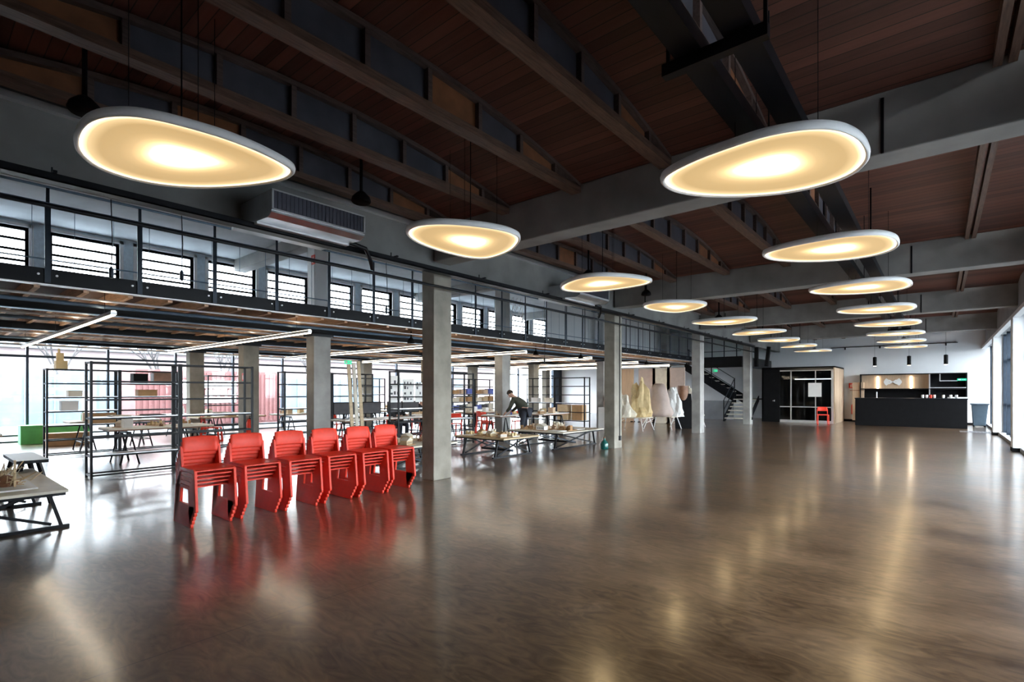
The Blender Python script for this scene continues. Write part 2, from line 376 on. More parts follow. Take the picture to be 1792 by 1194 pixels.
def hang(t):
    for c in t.children:
        if 'cable' in c.name or 'stem' in c.name:
            y = t.location.y+c.location.y; c.scale = (1,1,ceil_z(y)-t.location.z-c.location.z)
    return t
def pebble(P, label):
    P = smooth_poly(P, 2)
    cx = (min(p[0] for p in P)+max(p[0] for p in P))/2; cy = (min(p[1] for p in P)+max(p[1] for p in P))/2
    cx = sum(p[0] for p in P)/len(P); cy = sum(p[1] for p in P)/len(P)
    Q = [(p[0]-cx, p[1]-cy) for p in P]
    t = T('pebble_lamp', label, 'lamp', (cx, cy, 3.23), group='pebble lamps over the hall')
    n = len(Q)
    def ring(s, z, off=0):
        return [(x*s, y*s, z) for x, y in Q]
    # body: side wall, rounded top, inward lip
    prof = [(.985,-.0), (1.0,.012), (1.005,.035), (.995,.058), (.96,.07), (.5,.075), (.02,.077)]
    vs = []; fs = []
    for s, z in [(.955,.012),(.97,.0)] + prof: vs += ring(s, z)
    m = len(prof)+2
    for i in range(m-1):
        for k in range(n): fs.append((i*n+k, i*n+(k+1)%n, (i+1)*n+(k+1)%n, (i+1)*n+k))
    fs.append(tuple((m-1)*n+k for k in range(n)))
    body = MB().add(vs, fs).build('lamp_body', 'lamp_rim', t, smooth=True)
    # diffuser
    rs = [.02,.08,.15,.2,.25,.3,.35,.4,.46,.52,.6,.7,.8,.87,.91,.94,.957,.966]
    vs = []; fs = []
    for s in rs: vs += ring(s, .013 if s > .95 else .012)
    for i in range(len(rs)-1):
        for k in range(n): fs.append((i*n+k, i*n+(k+1)%n, (i+1)*n+(k+1)%n, (i+1)*n+k))
    fs.append(tuple(range(n)))
    me = bpy.data.meshes.new('diffuser'); me.from_pydata(vs, [], fs); me.materials.append(M['lamp'])
    at = me.attributes.new('ring', 'FLOAT', 'POINT')
    for i, s in enumerate(rs):
        for k in range(n): at.data[i*n+k].value = min(1, s/.966)
    o = bpy.data.objects.new('diffuser', me); COL.objects.link(o); o.parent = t
    MB().lathe([(.075,.075),(.08,.10),(.06,.13),(.02,.14)], 16).build('driver_housing', 'black', t, smooth=True)
    for a in (0, 2.09, 4.19):
        c = MB().tube([(0,0,0),(0,0,1)], .003, 5).build('suspension_cable', 'black', t); c.location = (.33*math.cos(a),.33*math.sin(a),.07)
    c = MB().tube([(0,0,0),(0,0,1)], .006, 6).build('power_cable','black',t); c.location = (0,0,.13)
    hang(t)
    return t
lamps = []
LN = ['nearest','second','third','fourth','fifth','sixth','seventh','eighth','ninth']
l0 = pebble(SH_L, 'glowing pebble-shaped lamp, nearest of the left row, big at the upper left')
l1 = pebble(SH_R, 'glowing pebble-shaped lamp, nearest of the right row, big at the upper right')
for k in range(8):
    y = 4.28+3.05*k
    c = dup(l0, (-4.21, y, 3.23), [1.1,-.5,.9,2.6,-.8,.4,1.7,-.2][k], 'glowing pebble-shaped lamp of the left row, %s from the camera' % LN[k+1]); hang(c)
for k in range(1, 8):
    y = 4.30+3.05*k
    c = dup(l1, (-.98, y, 3.23), [0,.05,-.06,.1,0,-.1,.05,.1][k], 'glowing pebble-shaped lamp of the right row, %s from the camera' % LN[k]); hang(c)

# pendant loudspeakers hung near the side beam
for k in range(9):
    y = .95+2.55*k
    t = T('pendant_speaker', 'black bell-shaped pendant speaker beside the long concrete beam, %s from the camera' % LN[k], 'speaker', (-5.25, y, 3.72), group='pendant speakers')
    MB().lathe([(.10,0),(.115,.02),(.10,.07),(.05,.12),(.02,.14)], 16).build('bell','black_matte',t,smooth=True)
    c = MB().tube([(0,0,0),(0,0,1)], .018).build('stem','black_matte',t); c.location = (0,0,.13); hang(t)

# ---------------------------------------------------------------- side aisle: mezzanine
XM = -8.9
struct('floor_mezzanine', MB().box(-20.5, XM, -7, 30, 3.02, 3.08).box(XM, -6.95, 24.6, 30, 3.0, 3.08), 'deck')
struct('ceiling_aisle', MB().box(-14.7, -6.6, -7, 30, 5.0, 5.1).box(-20.7,-14.5,-7,30,3.25,3.35), 'aisle_ceiling')
struct('wall_upper_hall', MB().box(-6.8, -6.62, -7, 30, 4.16, 5.0), 'grey_wall')
eb = T('edge_beam', 'black steel edge beam of the mezzanine', 'beam', (XM, 11.5, 2.885))
MB().box(.0,.02,-14,13.1,0,.20).box(-.08,.0,-14,13.1,0,.02).box(-.08,.0,-14,13.1,.18,.197).build('web','black',eb)
MB().box(-.085,.028,-14,13.1,-.012,.0).build('bottom_flange','alu',eb)
# joists
j = MB().box(-5.8, 5.8, -.03, .03, -.03, .15).build('floor_joist', 'joist')
tag(j, 'pale wooden joist under the mezzanine deck, first one from the camera end', 'joist', 'mezzanine floor joists')
j.location = (-14.78, .14, 2.87)
for k in range(1, 48):
    c = j.copy(); COL.objects.link(c); c.location = (-14.78, .14+k*.5, 2.87); c['label'] = 'pale wooden joist under the mezzanine deck, %s one from the camera end' % ordw(k)
for i, (x, ph) in enumerate(((-10.45,'over the first row of columns behind the edge'),(-13.95,'over the second row of columns'),(-17.75,'over the column row by the glass front'))):
    t = T('steel_beam', 'black steel beam under the mezzanine joists, ' + ph, 'beam', (x, 11.5, 2.72), group='steel beams under the mezzanine')
    MB().box(-.008,.008,-14,13,.01,.14).build('web','black',t)
    MB().box(-.07,.07,-14,13,0,.012).build('bottom_flange','blue_steel',t); MB().box(-.07,.07,-14,13,.136,.148).build('top_flange','black',t)
for i, (x, z, r) in enumerate(((-9.3,2.80,.018),(-9.62,2.76,.03),(-11.3,2.76,.022),(-12.2,2.78,.03),(-15.1,2.76,.022),(-16.4,2.74,.03),(-19.2,2.76,.025))):
    o = MB().tube([(x,-6,z),(x,24,z)], r).build('ceiling_pipe', 'blue_steel' if i%2 else 'alu')
    tag(o, '%s conduit pipe running lengthwise under the mezzanine, %s in from the edge beam' % ('dark blue-grey' if i%2 else 'pale metal', ORD[i]), 'pipe', 'pipes under the mezzanine')
# aisle columns
for r, (xr, zt) in enumerate(((-10.45,2.72),(-13.95,2.72),(-17.75,2.72))):
    for b in range(1, 6):
        y = BY[b]
        ph = ['in the row just inside the mezzanine edge','in the middle row under the mezzanine','in the row by the glass front'][r]
        o = T('aisle_column', 'concrete column %s, %s from camera' % (ph, ORD[b-1]), 'column', (xr, y+.2, 0), group='concrete columns under the mezzanine')
        MB().box(-.16,.16,-.2,.2,0,zt).build('shaft','concrete' if r==0 else 'concrete_warm',o,bevel=.012)
        MB().box(-.2,.2,-.24,.24,zt-.05,zt).build('cap_plate','black',o)
        if r == 0:
            o = T('upper_column', 'pale grey column standing on the mezzanine, %s from the camera' % ORD[b-1], 'column', (xr, y+.2, 3.08), group='columns on the mezzanine')
            MB().box(-.15,.15,-.18,.18,0,1.62).build('shaft','white' if b%2==0 else 'concrete',o,bevel=.012)
            o = T('roof_beam', 'concrete roof beam crossing above the mezzanine, %s from the camera' % ORD[b-1], 'beam', (-10.6, y+.2, 4.70), group='roof beams above the mezzanine')
            MB().box(-3.9,3.9,-.15,.15,0,.3).build('beam_body','concrete_beam',o,bevel=.01)
# railing
rl = T('mezzanine_railing', 'blue-grey steel railing along the mezzanine edge', 'railing', (XM+.03, 0, 2.9))
PY = [1.23+.995*k for k in range(-2, 25)]
for y in PY:
    p = MB().box(.0,.012,y-.03,y+.03,.0,1.02).box(.0,.008,y-.018,y+.018,1.02,1.24).build('post','navy',rl)
    for s in (-1,1): MB().tube([(.0,y+s*.09,.10),(.018,y+s*.09,.10)], .014, 8).build('bolt','alu',p)
MB().tube([(0,-1,1.24),(0,24.5,1.24)], .018).build('handrail','blue_steel',rl)
MB().tube([(0,-1,1.03),(0,24.5,1.03)], .013).build('upper_rail','blue_steel',rl)
MB().tube([(0,-1,.30),(0,24.5,.30)], .010).build('lower_rail','blue_steel',rl)
rm = MB()
for k in range(60):
    y = -.6+k*.42; rm.box(-.002,.002,y-.003,y+.003,.18,1.03)
rm.build('mesh_wires','blue_steel',rl)
# landing railing by the stairs
rl2 = T('landing_railing', 'dark railing and fascia of the landing above the staircase', 'railing', (-6.95, 24.6, 2.58))
MB().box(-1.9,.02,-.03,.0,0,.5).box(0,.03,0,5.3,0,.5).build('fascia','black',rl2)
for x in (-1.85,-1.3,-.75,-.2): MB().box(x-.02,x+.02,-.03,0,.5,1.6).build('post','navy',rl2)
for z in (.75,1.4,1.58): MB().tube([(-1.9,-.01,z),(0,-.01,z)], .014).build('rail','navy',rl2)

# upper window wall
XU = -14.5
uw = MB().box(XU-.25, XU, -7, 30, 4.88, 5.0).box(XU-.25, XU, -7, 30, 3.08, 3.93)
yw = [1.68+1.53*k for k in range(-2, 14)]
prev = -7.0
for y in yw:
    uw.box(XU-.25, XU, prev, y-1.16, 3.93, 4.88); prev = y+.04
uw.box(XU-.25, XU, prev, 30, 3.93, 4.88)
struct('wall_upper_left', uw, 'grey_brick')
for y in yw:
    wn += 1; a, c = y-1.16, y+.04
    f = MB().box(XU-.16,XU-.10,a,a+.05,3.93,4.88).box(XU-.16,XU-.10,c-.05,c,3.93,4.88).box(XU-.16,XU-.10,a,c,4.83,4.88).box(XU-.16,XU-.10,a,c,3.93,3.98)
    for z in (4.20,4.42,4.64): f.box(XU-.15,XU-.11,a,c,z-.024,z+.024)
    w = struct('window_%d' % wn, f, 'black')
    MB().box(XU-.135,XU-.13,a,c,3.93,4.88).build('pane','glass',w)
    MB().box(XU-.10,XU+.015,c,c+.07,3.90,4.95).box(XU-.10,XU+.015,a-.07,a,3.90,4.95).box(XU-.10,XU+.015,a-.07,c+.07,4.88,4.95).build('reveal','white',w)
# office partition on the far part of the mezzanine
for k in range(8):
    y = 15.6+1.3*k
    o = T('office_partition', 'pale blue-white partition panel on the mezzanine, %s from its near end' % ORD[k], 'partition', (-10.9, y, 3.08), group='office partition panels')
    MB().box(-.02,.02,-.62,.62,0,1.75).build('panel','white_wall',o)
    MB().box(-.03,.03,.62,.66,0,1.78).box(-.03,.03,-.66,.62,1.75,1.79).build('frame','navy',o)
# lower glass front
XF = -20.5
ym = [-3.3+1.9*k for k in range(18)]
struct('wall_left_head', MB().box(XF-.2, XF, -7, 30, 2.98, 3.3).box(XF-.2,XF,-7,ym[0],0,2.98).box(XF-.2,XF,ym[-1],30,0,2.98), 'navy')
for k in range(len(ym)-1):
    wn += 1; a, c = ym[k], ym[k+1]
    f = MB().box(XF-.12,XF,a-.03,a+.03,0,2.98).box(XF-.09,XF-.02,a,c,2.48,2.55).box(XF-.09,XF-.02,a,c,.17,.22).box(XF-.09,XF-.02,a,c,0,.04).box(XF-.09,XF-.02,a,c,2.93,2.98)
    w = struct('window_%d' % wn, f, 'navy')
    MB().box(XF-.06,XF-.055,a,c,.02,2.96).build('pane','glass',w)

# LED battens
for k, (y, x1) in enumerate(((1.95,-17.5),(4.9,-16.8),(8.4,-17),(11.4,-17),(14.95,-17),(18.4,-16),(21.4,-16))):
    t = T('led_batten', 'long slim LED batten hung across under the mezzanine, %s from the camera' % ORD[k], 'light fixture', ((x1-9.0)/2, y, 2.56), group='LED battens under the mezzanine')
    h = (-9.0-x1)/2
    MB().box(-h,h,-.035,.035,.02,.07).build('housing','alu',t)
    MB().box(-h,h,-.018,.018,.008,.02).build('diffuser','led',t)
    MB().box(-h,h,-.02,.02,.07,.078).build('uplight_strip','led_soft',t)
    for x in (-h+.5, 0, h-.5): MB().tube([(x,0,.07),(x,0,.46)], .004, 5).build('hanger','black',t)
for k, (x, y) in enumerate(((-9.4,7.6),(-9.5,12.5),(-9.4,14.9),(-9.4,17.5),(-9.4,20))):
    t = T('ceiling_spotlight', 'small black downlight under the mezzanine edge, %s from the camera' % ORD[k], 'spotlight', (x, y, 2.60), group='black downlights')
    MB().lathe([(.085,0),(.09,.03),(.05,.10),(.03,.13)], 14).build('shade','black_matte',t,smooth=True)
    MB().tube([(0,0,.12),(0,0,.27)], .015).build('stem','black_matte',t)

# HVAC units on the side beam
def fan_unit(y, label):
    t = T('fan_coil_unit', label, 'ventilation unit', (-6.15, y, 3.45), group='ventilation units on the side beam')
    MB().prism([(-.62,.05),(.36,.0),(.45,.04),(.45,.30),(-.62,.30)], -.60, .60, 'y').build('casing','galv',t)
    MB().box(.45,.465,-.60,.60,.065,.085).box(.45,.465,-.60,.60,.285,.30).box(.45,.465,-.60,-.58,.07,.30).box(.45,.465,.58,.60,.07,.30).build('grille_frame','alu',t)
    g = MB().box(.45,.455,-.58,.58,.085,.285)
    for k in range(24): g.box(.455,.462,-.58+k*.0485,-.57+k*.0485,.085,.285)
    g.build('grille','grille',t)
    MB().box(.02,.09,-.60,.60,-.012,.012).build('underside_rail','alu',t)
    MB().tube([(.1,.62,.03),(.1,.85,.0),(.0,1.0,-.12),(-.1,1.1,-.2)], .03).build('condensate_pipe','black',t)
fan_unit(3.25, 'big silver ventilation unit with grille, beside the nearest left pebble lamp')
fan_unit(9.6, 'silver ventilation unit partly behind the third left pebble lamp')
fan_unit(-2.9, 'silver ventilation unit behind the camera')

# hanging power drops
for k, (x, y, zb) in enumerate(((-8.2,1.75,2.95),(-8.2,2.55,3.05),(-8.3,6.1,3.0),(-8.0,10.9,2.2),(-7.9,14.6,2.2))):
    t = T('hanging_power_cable', ['thin cable with purple grip hanging left of the mezzanine windows','thin bare cable hanging just right of the one with the purple grip','thin cable hanging between ventilation unit and first big column','thin cable hanging left of the column with the teal bottle','thin cable hanging right of the column with the teal bottle'][k], 'cable', (x, y, zb), group='power drops')
    MB().tube([(0,0,.1),(.01,.01,.5),(-.01,0,1.0),(0,0,5.0-zb)], .006, 6).build('cable','black',t)
    MB().lathe([(.012,0),(.025,.02),(.025,.12),(.01,.15)], 10).build('plug', 'navy',t)

# ---------------------------------------------------------------- red chairs
def chair(label, loc, rz=0, group=None):
    t = T('plastic_chair', label, 'chair', loc, rz, group)
    for s in (-1, 1):
        y0, y1 = (s*.215, s*.185)
        out = [(-.285,0),(.255,0),(.265,.02),(.222,.435),(.20,.455),(-.20,.455),(-.225,.43)]
        inn = [(-.215,.06),(.198,.06),(.204,.07),(.178,.405),(.165,.415),(-.155,.415),(-.165,.405)]
        n = len(out); vs = [(x,y0,z) for x,z in out]+[(x,y0,z) for x,z in inn]+[(x,y1,z) for x,z in out]+[(x,y1,z) for x,z in inn]
        fs = []
        for i in range(n):
            k = (i+1)%n
            fs += [(i,k,n+k,n+i),(2*n+i,3*n+i,3*n+k,2*n+k),(i,2*n+i,2*n+k,k),(n+i,n+k,3*n+k,3*n+i)]
        MB().add(vs, fs).build('side_frame','red',t,bevel=.006)
    # seat: dished shell
    vs = []; fs = []; NX, NY = 8, 8
    for s in (0,1):
        for i in range(NX+1):
            for k in range(NY+1):
                x = -.20+.42*i/NX; y = -.205+.41*k/NY; yy = y/.205
                z = .455-.018*(1-yy*yy)*math.sin(PI*min(1,(i/NX)*1.0)) - (.012 if i==NX else 0) - .014*s
                vs.append((x,y,z))
    W1 = (NY+1); B = (NX+1)*W1
    for i in range(NX):
        for k in range(NY):
            a = i*W1+k; fs.append((a,a+1,a+W1+1,a+W1)); fs.append((B+a,B+a+W1,B+a+W1+1,B+a+1))
    for i in range(NX): 
        a = i*W1; fs.append((a,a+W1,B+a+W1,B+a)); a = i*W1+NY; fs.append((a,B+a,B+a+W1,a+W1))
    for k in range(NY):
        a = k; fs.append((a,B+a,B+a+1,a+1)); a = NX*W1+k; fs.append((a,a+1,B+a+1,B+a))
    MB().add(vs, fs).build('seat','red',t,smooth=False)
    # backrest: curved shell widening downwards
    vs = []; fs = []; NZ = 10; NY = 8
    for s in (0,1):
        for i in range(NZ+1):
            q = i/NZ; z = .60+.185*q; w = .200-.016*q-.012*(q>.95)
            xb = -.212-.030*q+.012*math.sin(PI*q)
            for k in range(NY+1):
                yy = -1+2*k/NY; vs.append((xb-.030*(1-yy*yy)-.012*s+.004*yy*yy, yy*w, z-.010*yy*yy*(q>.95)))
    W1 = NY+1; B = (NZ+1)*W1
    for i in range(NZ):
        for k in range(NY):
            a = i*W1+k; fs.append((a,a+1,a+W1+1,a+W1)); fs.append((B+a,B+a+W1,B+a+W1+1,B+a+1))
    for i in range(NZ):
        a = i*W1; fs.append((a,a+W1,B+a+W1,B+a)); a = i*W1+NY; fs.append((a,B+a,B+a+W1,a+W1))
    for k in range(NY):
        a = k; fs.append((a,B+a,B+a+1,a+1)); a = NZ*W1+k; fs.append((a,a+1,B+a+1,B+a))
    MB().add(vs, fs).build('backrest','red',t,smooth=True)
    for s in (-1,1): MB().prism([(-.222,.43),(-.175,.44),(-.203,.60),(-.212,.68),(-.236,.68),(-.232,.60)], s*.182, s*.210, 'y').build('back_upright','red',t,bevel=.005)
    return t
SN = ['leftmost stack','second stack from the left','third stack from the left','fourth stack from the left','fifth stack from the left','rightmost stack by big column']
HN = ['bottom chair of','second chair up in','middle chair of','second chair from the top of','topmost chair of']
c0 = None
for s in range(6):
    y = 2.24+s*.523 if s < 5 else 2.24+5*.523-.02
    for k in range(5):
        lab = 'red plastic stacking chair, %s the %s' % (HN[k], SN[s])
        loc = (-6.50+k*.035+[0,-.02,.01,-.01,.0,-.03][s], y, k*.0475)
        rz = [0,.01,-.02,.015,-.01,.0][s]
        if c0 is None: c0 = chair(lab, loc, rz, 'stacked red chairs beside the column')
        else: dup(c0, loc, rz, lab)
SC = [((-3.95,26.0,0),-PI/2+.25,'lone red chair standing in front of the glazed meeting box'),
 ((-11.5,12.6,0),.3,'red chair at the workbench behind the standing person'),((-12.0,11.4,0),2.8,'red chair left of the aisle column, behind the near model table'),
 ((-12.3,13.2,0),1.2,'red chair tucked under the far bench left of the aisle column'),((-11.3,13.9,0),-.6,'red chair with its back to the near steel rack in the middle of the aisle'),
 ((-19.3,1.2,0),.5,'red chair at the far left by the glass front'),((-14.9,8.9,0),2.2,'red chair behind the desk with monitors'),((-16.2,5.8,0),1.0,'red chair by the bench near the red container view')]
for loc, rz, lab in SC: dup(c0, loc, rz, lab, 'single red chairs in use')

# ---------------------------------------------------------------- shelving racks
def rack(x, y, label, L=1.3, H=2.0, D=.36, levels=6, rz=0, boards=(2,)):
    t = T('steel_rack', label, 'shelving rack', (x, y, 0), rz, 'black steel shelving racks')
    for a in (-D/2, D/2):
        for b in (-L/2, L/2): MB().box(a-.018,a+.018,b-.018,b+.018,0,H).build('post','black',t)
    for k in range(levels+1):
        z = .06+(H-.08)*k/levels
        m = MB()
        for a in (-D/2, D/2): m.box(a-.012,a+.012,-L/2,L/2,z-.014,z+.014)
        for b in (-L/2, L/2): m.box(-D/2,D/2,b-.012,b+.012,z-.014,z+.014)
        m.build('shelf_frame','black',t)
        if k in boards: MB().box(-D/2,D/2,-L/2+.02,L/2-.02,z+.014,z+.026).build('shelf_board','galv',t)
    return t
RK = [(-11.15,2.72,0,'front black rack left of the red chairs, nearer half with the thick posts',(1,3)),
 (-11.15,4.05,0,'front black rack left of the red chairs, farther half',(3,)),
 (-15.4,2.75,0,'black rack farther left carrying the yellow wooden offcuts on top',(2,3,4)),
 (-15.4,4.08,0,'black rack behind the front rack, carrying dark boxes',(4,5)),
 (-13.1,7.0,0,'black rack seen left of the leaning planks column',(3,)),
 (-13.1,8.35,0,'black rack behind the monitors, left of the big column',(3,)),
 (-10.5,8.60,0,'black rack directly left of the big column',(3,)),
 (-10.5,9.95,0,'black rack hidden mostly behind the big column',(2,)),
 (-15.3,14.95,0,'black rack with models just right of the big column, left half',(2,3,4)),
 (-15.3,16.3,0,'black rack with models just right of the big column, right half',(2,3,4)),
 (-11.95,16.2,PI/2,'black rack right of the standing person, left half',(1,3)),
 (-10.6,16.2,PI/2,'black rack right of the standing person, right half with plywood box',(1,3)),
 (-18.2,7.0,0,'far black rack near the glass front',(2,4)),(-17.5,12.0,0,'far black rack near the glass front behind the desks',(2,4))]
for x, y, rz, lab, bd in RK: rack(x, y, lab, rz=rz, boards=bd)

# ---------------------------------------------------------------- tables
def low_table(x, y, lx, ly, label, top='cream', h=.45, mat_leg='black'):
    t = T('low_trestle_table', label, 'table', (x,y,0), group='low model tables')
    MB().box(-lx/2,lx/2,-ly/2,ly/2,h-.03,h).build('table_top',top,t,bevel=.004)
    MB().box(-lx/2+.02,lx/2-.02,-ly/2+.02,ly/2-.02,h-.06,h-.03).build('top_frame',mat_leg,t)
    for s in (-1,1):
        xx = s*(lx/2-.28)
        MB().box(xx-.02,xx+.02,-ly/2-.05,ly/2+.05,0,.03).build('foot_bar',mat_leg,t)
        for q in (-1,1):
            MB().bar((xx,q*(ly/2-.02),.03),(xx,q*(ly/2-.12),h-.06),.045,.03).build('leg',mat_leg,t)
        MB().bar((xx,-ly/2+.1,.05),(xx,ly/2-.3,h-.08),.03).bar((xx,ly/2-.1,.05),(xx,-ly/2+.3,h-.08),.03).build('cross_brace',mat_leg,t)
    MB().bar((-lx/2+.28,0,.12),(lx/2-.28,0,.12),.035,.05).build('stretcher',mat_leg,t)
    MB().bar((-lx/2+.28,0,.12),(-.05,ly/2-.1,h-.07),.025).bar((lx/2-.28,0,.12),(.05,-ly/2+.1,h-.07),.025).build('diagonal_strut','navy',t)
    return t
low_table(-8.27,.53,2.3,1.25,'low black-legged table with a white board and stick model at the left edge','cream')
low_table(-8.03,9.05,1.55,1.3,'low model table left of the standing person, on crossed black legs','ply')
low_table(-8.10,11.6,1.8,2.0,'low model table just left of the column with the teal bottle','cream')
low_table(-8.3,6.6,1.4,1.5,'low model table behind the red chairs, left of the big column','cream')
def trestle(t, y, w, h, m):
    a = MB()
    for s in (-1,1):
        for q in (-1,1): a.bar((q*.28, y+s*.0, 0),(q*.05,y,h-.03),.03,.03)
    a = MB()
    for q in (-1,1):
        for s in (-1,1): a.bar((q*w/2*.9,y+s*.16,0),(q*w/2*.75,y+s*.02,h-.03),.028)
        a.bar((q*w/2*.86,y-.11,.22),(q*w/2*.86,y+.11,.22),.02)
    a.bar((-w/2*.8,y,h-.05),(w/2*.8,y,h-.05),.05,.04); a.bar((-w/2*.86,y+.11,.22),(w/2*.86,y+.11,.22),.02); a.bar((-w/2*.86,y-.11,.22),(w/2*.86,y-.11,.22),.02)
    return a.build('trestle', m, t)
def bench(x, y, lx, ly, label, top='paper', h=.74, rz=0, m='black', edge='brown'):
    t = T('workbench', label, 'table', (x,y,0), rz, 'trestle workbenches')
    MB().box(-lx/2,lx/2,-ly/2,ly/2,h-.025,h).build('table_top',top,t)
    MB().box(-lx/2-.004,lx/2+.004,-ly/2-.004,ly/2+.004,h-.05,h-.025).build('edge_band',edge,t)
    for s in (-1,1): trestle(t, s*(ly/2-.35), lx, h-.05, m)
    return t
benches = []
k = 0
for xi, x in enumerate((-13.0,-16.6,-19.2)):
    for yi, y in enumerate((.2,3.6,6.4,8.8,11.3,13.8)):
        lab = 'trestle workbench of the %s row, %s from the camera end' % (['hall-side','middle','window'][xi], ORD[yi])
        if (xi == 2 and yi in (1,3)) or (xi == 0 and yi in (2,3)): continue
        benches.append((x, y, bench(x, y, .85, 1.9, lab, ['paper','cream','paper','ply'][(xi+yi)%4])))
for i, (x, y) in enumerate(((-10.6,12.4),(-10.3,14.2))):
    benches.append((x, y, bench(x, y, .8, 1.5, ['workbench beside the standing person','workbench between the standing person and the near steel rack'][i], 'paper')))

# ---------------------------------------------------------------- small things on tables
CN = {'cream':'cream','ply':'plywood','card':'cardboard','paper':'white','dgrey':'dark grey','yellow':'yellow','tan':'tan','red':'red','black_matte':'black','blue':'blue','green':'green','brown':'brown'}
def block_model(x, y, z, label, c='cream', s=1., seed=0, base='cream'):
    rnd = random.Random(seed); t = T('site_model', label, 'architectural model', (x,y,z), rnd.uniform(-.3,.3), 'architectural models on the tables')
    w, d = .5*s, .36*s
    MB().box(-w/2,w/2,-d/2,d/2,0,.02).build('base_board',base,t)
    for k in range(rnd.randint(5,8)):
        bw = rnd.uniform(.04,.12)*s; bd = rnd.uniform(.04,.1)*s; bh = rnd.uniform(.03,.16)*s
        cx = rnd.uniform(-w/2+bw/2,w/2-bw/2); cy = rnd.uniform(-d/2+bd/2,d/2-bd/2)
        MB().box(cx-bw/2,cx+bw/2,cy-bd/2,cy+bd/2,.02,.02+bh).build('building_block',c,t)
    return t
def house_model(x, y, z, label, c='paper', s=1., rz=0):
    t = T('house_model', label, 'architectural model', (x,y,z), rz, 'architectural models on the tables')
    MB().box(-.22*s,.22*s,-.16*s,.16*s,0,.012).build('base_board','card',t)
    w = MB().box(-.15*s,.15*s,-.1*s,.1*s,.012,.13*s)
    w.build('walls',c,t)
    MB().prism([(-.17*s,.13*s),(.17*s,.13*s),(0,.22*s)], -.12*s,.12*s,'y').build('roof','cream' if c!='cream' else 'card',t)
    m = MB()
    for k in range(4): m.box(-.11*s+k*.065*s,-.08*s+k*.065*s,-.102*s,.102*s,.05*s,.09*s)
    m.build('windows','dgrey',t); return t
def stick_model(x, y, z, label, s=1., seed=1, c='ply'):
    rnd = random.Random(seed); t = T('stick_model', label, 'architectural model', (x,y,z), 0, 'architectural models on the tables')
    m = MB()
    for k in range(46):
        a = Vector((rnd.gauss(0,.09),rnd.gauss(0,.09),abs(rnd.gauss(0,.06))))*s; d = Vector((rnd.uniform(-1,1),rnd.uniform(-1,1),rnd.uniform(0,.8))).normalized()*rnd.uniform(.08,.2)*s
        m.bar(a, a+d, .007*s)
    m.build('stick_tangle',c,t)
    MB().lathe([(.07*s,0),(.09*s,.03*s),(.06*s,.09*s),(.02*s,.11*s)],10).build('core','brown',t)
    for q in (-1,1): MB().bar((q*.1*s,q*.05*s,0),(q*.1*s,q*.05*s,.26*s),.018*s).build('upright_post',c,t)
    return t
def box_item(x, y, z, label, c='card', s=(.3,.22,.18), rz=0):
    t = T('storage_box', label, 'box', (x,y,z), rz, 'boxes in the studio')
    MB().box(-s[0]/2,s[0]/2,-s[1]/2,s[1]/2,0,s[2]).build('box_body',c,t,bevel=.004)
    MB().box(-s[0]/2-.004,s[0]/2+.004,-s[1]/2-.004,s[1]/2+.004,s[2],s[2]+.02).build('lid',c,t); return t
def monitor(x, y, z, label, rz=0):
    t = T('computer_monitor', label, 'monitor', (x,y,z), rz, 'monitors on the desks')
    MB().box(-.015,.015,-.27,.27,.12,.45).build('screen_housing','black_matte',t,bevel=.006)
    MB().box(-.018,-.015,-.25,.25,.14,.43).build('screen','dgrey',t)
    MB().box(-.01,.03,-.03,.03,.01,.2).build('stand','black',t); MB().box(-.08,.1,-.12,.12,0,.012).build('foot','black',t); return t
def bottle(x, y, z, label, c='green', h=.26, r=.04):
    o = MB().lathe([(r,0),(r,h*.6),(r*.4,h*.75),(r*.35,h*.95),(r*.42,h)],14,(0,0,0)).build('bottle',c,smooth=True); o.location=(x,y,z)
    return tag(o, label, 'bottle', 'bottles and cans')
def paper_stack(x, y, z, label, rz=0, c='paper'):
    t = T('paper_stack', label, 'papers', (x,y,z), rz, 'papers and boards on the tables')
    rnd = random.Random(int(x*100+y*10))
    for k in range(3): 
        o = MB().box(-.2,.2,-.14,.14,k*.008,k*.008+.006).build('sheet',c,t); o.rotation_euler=(0,0,rnd.uniform(-.3,.3))
# left foreground table
MB_ = MB().box(-.45,.45,-.33,.33,0,.015).build('drawing_board','paper'); MB_.location=(-7.85,.62,.45); tag(MB_, 'thin white board lying under the stick model on the left table', 'board')
stick_model(-7.75,.74,.465,'tangled stick model on the white board at the left edge',1.1,3)
stick_model(-8.5,.75,.45,'smaller stick model behind on the left edge table',.7,5,'cream')
block_model(-8.95,.4,.45,'cream block model at the far side of the left edge table','cream',1.,4)
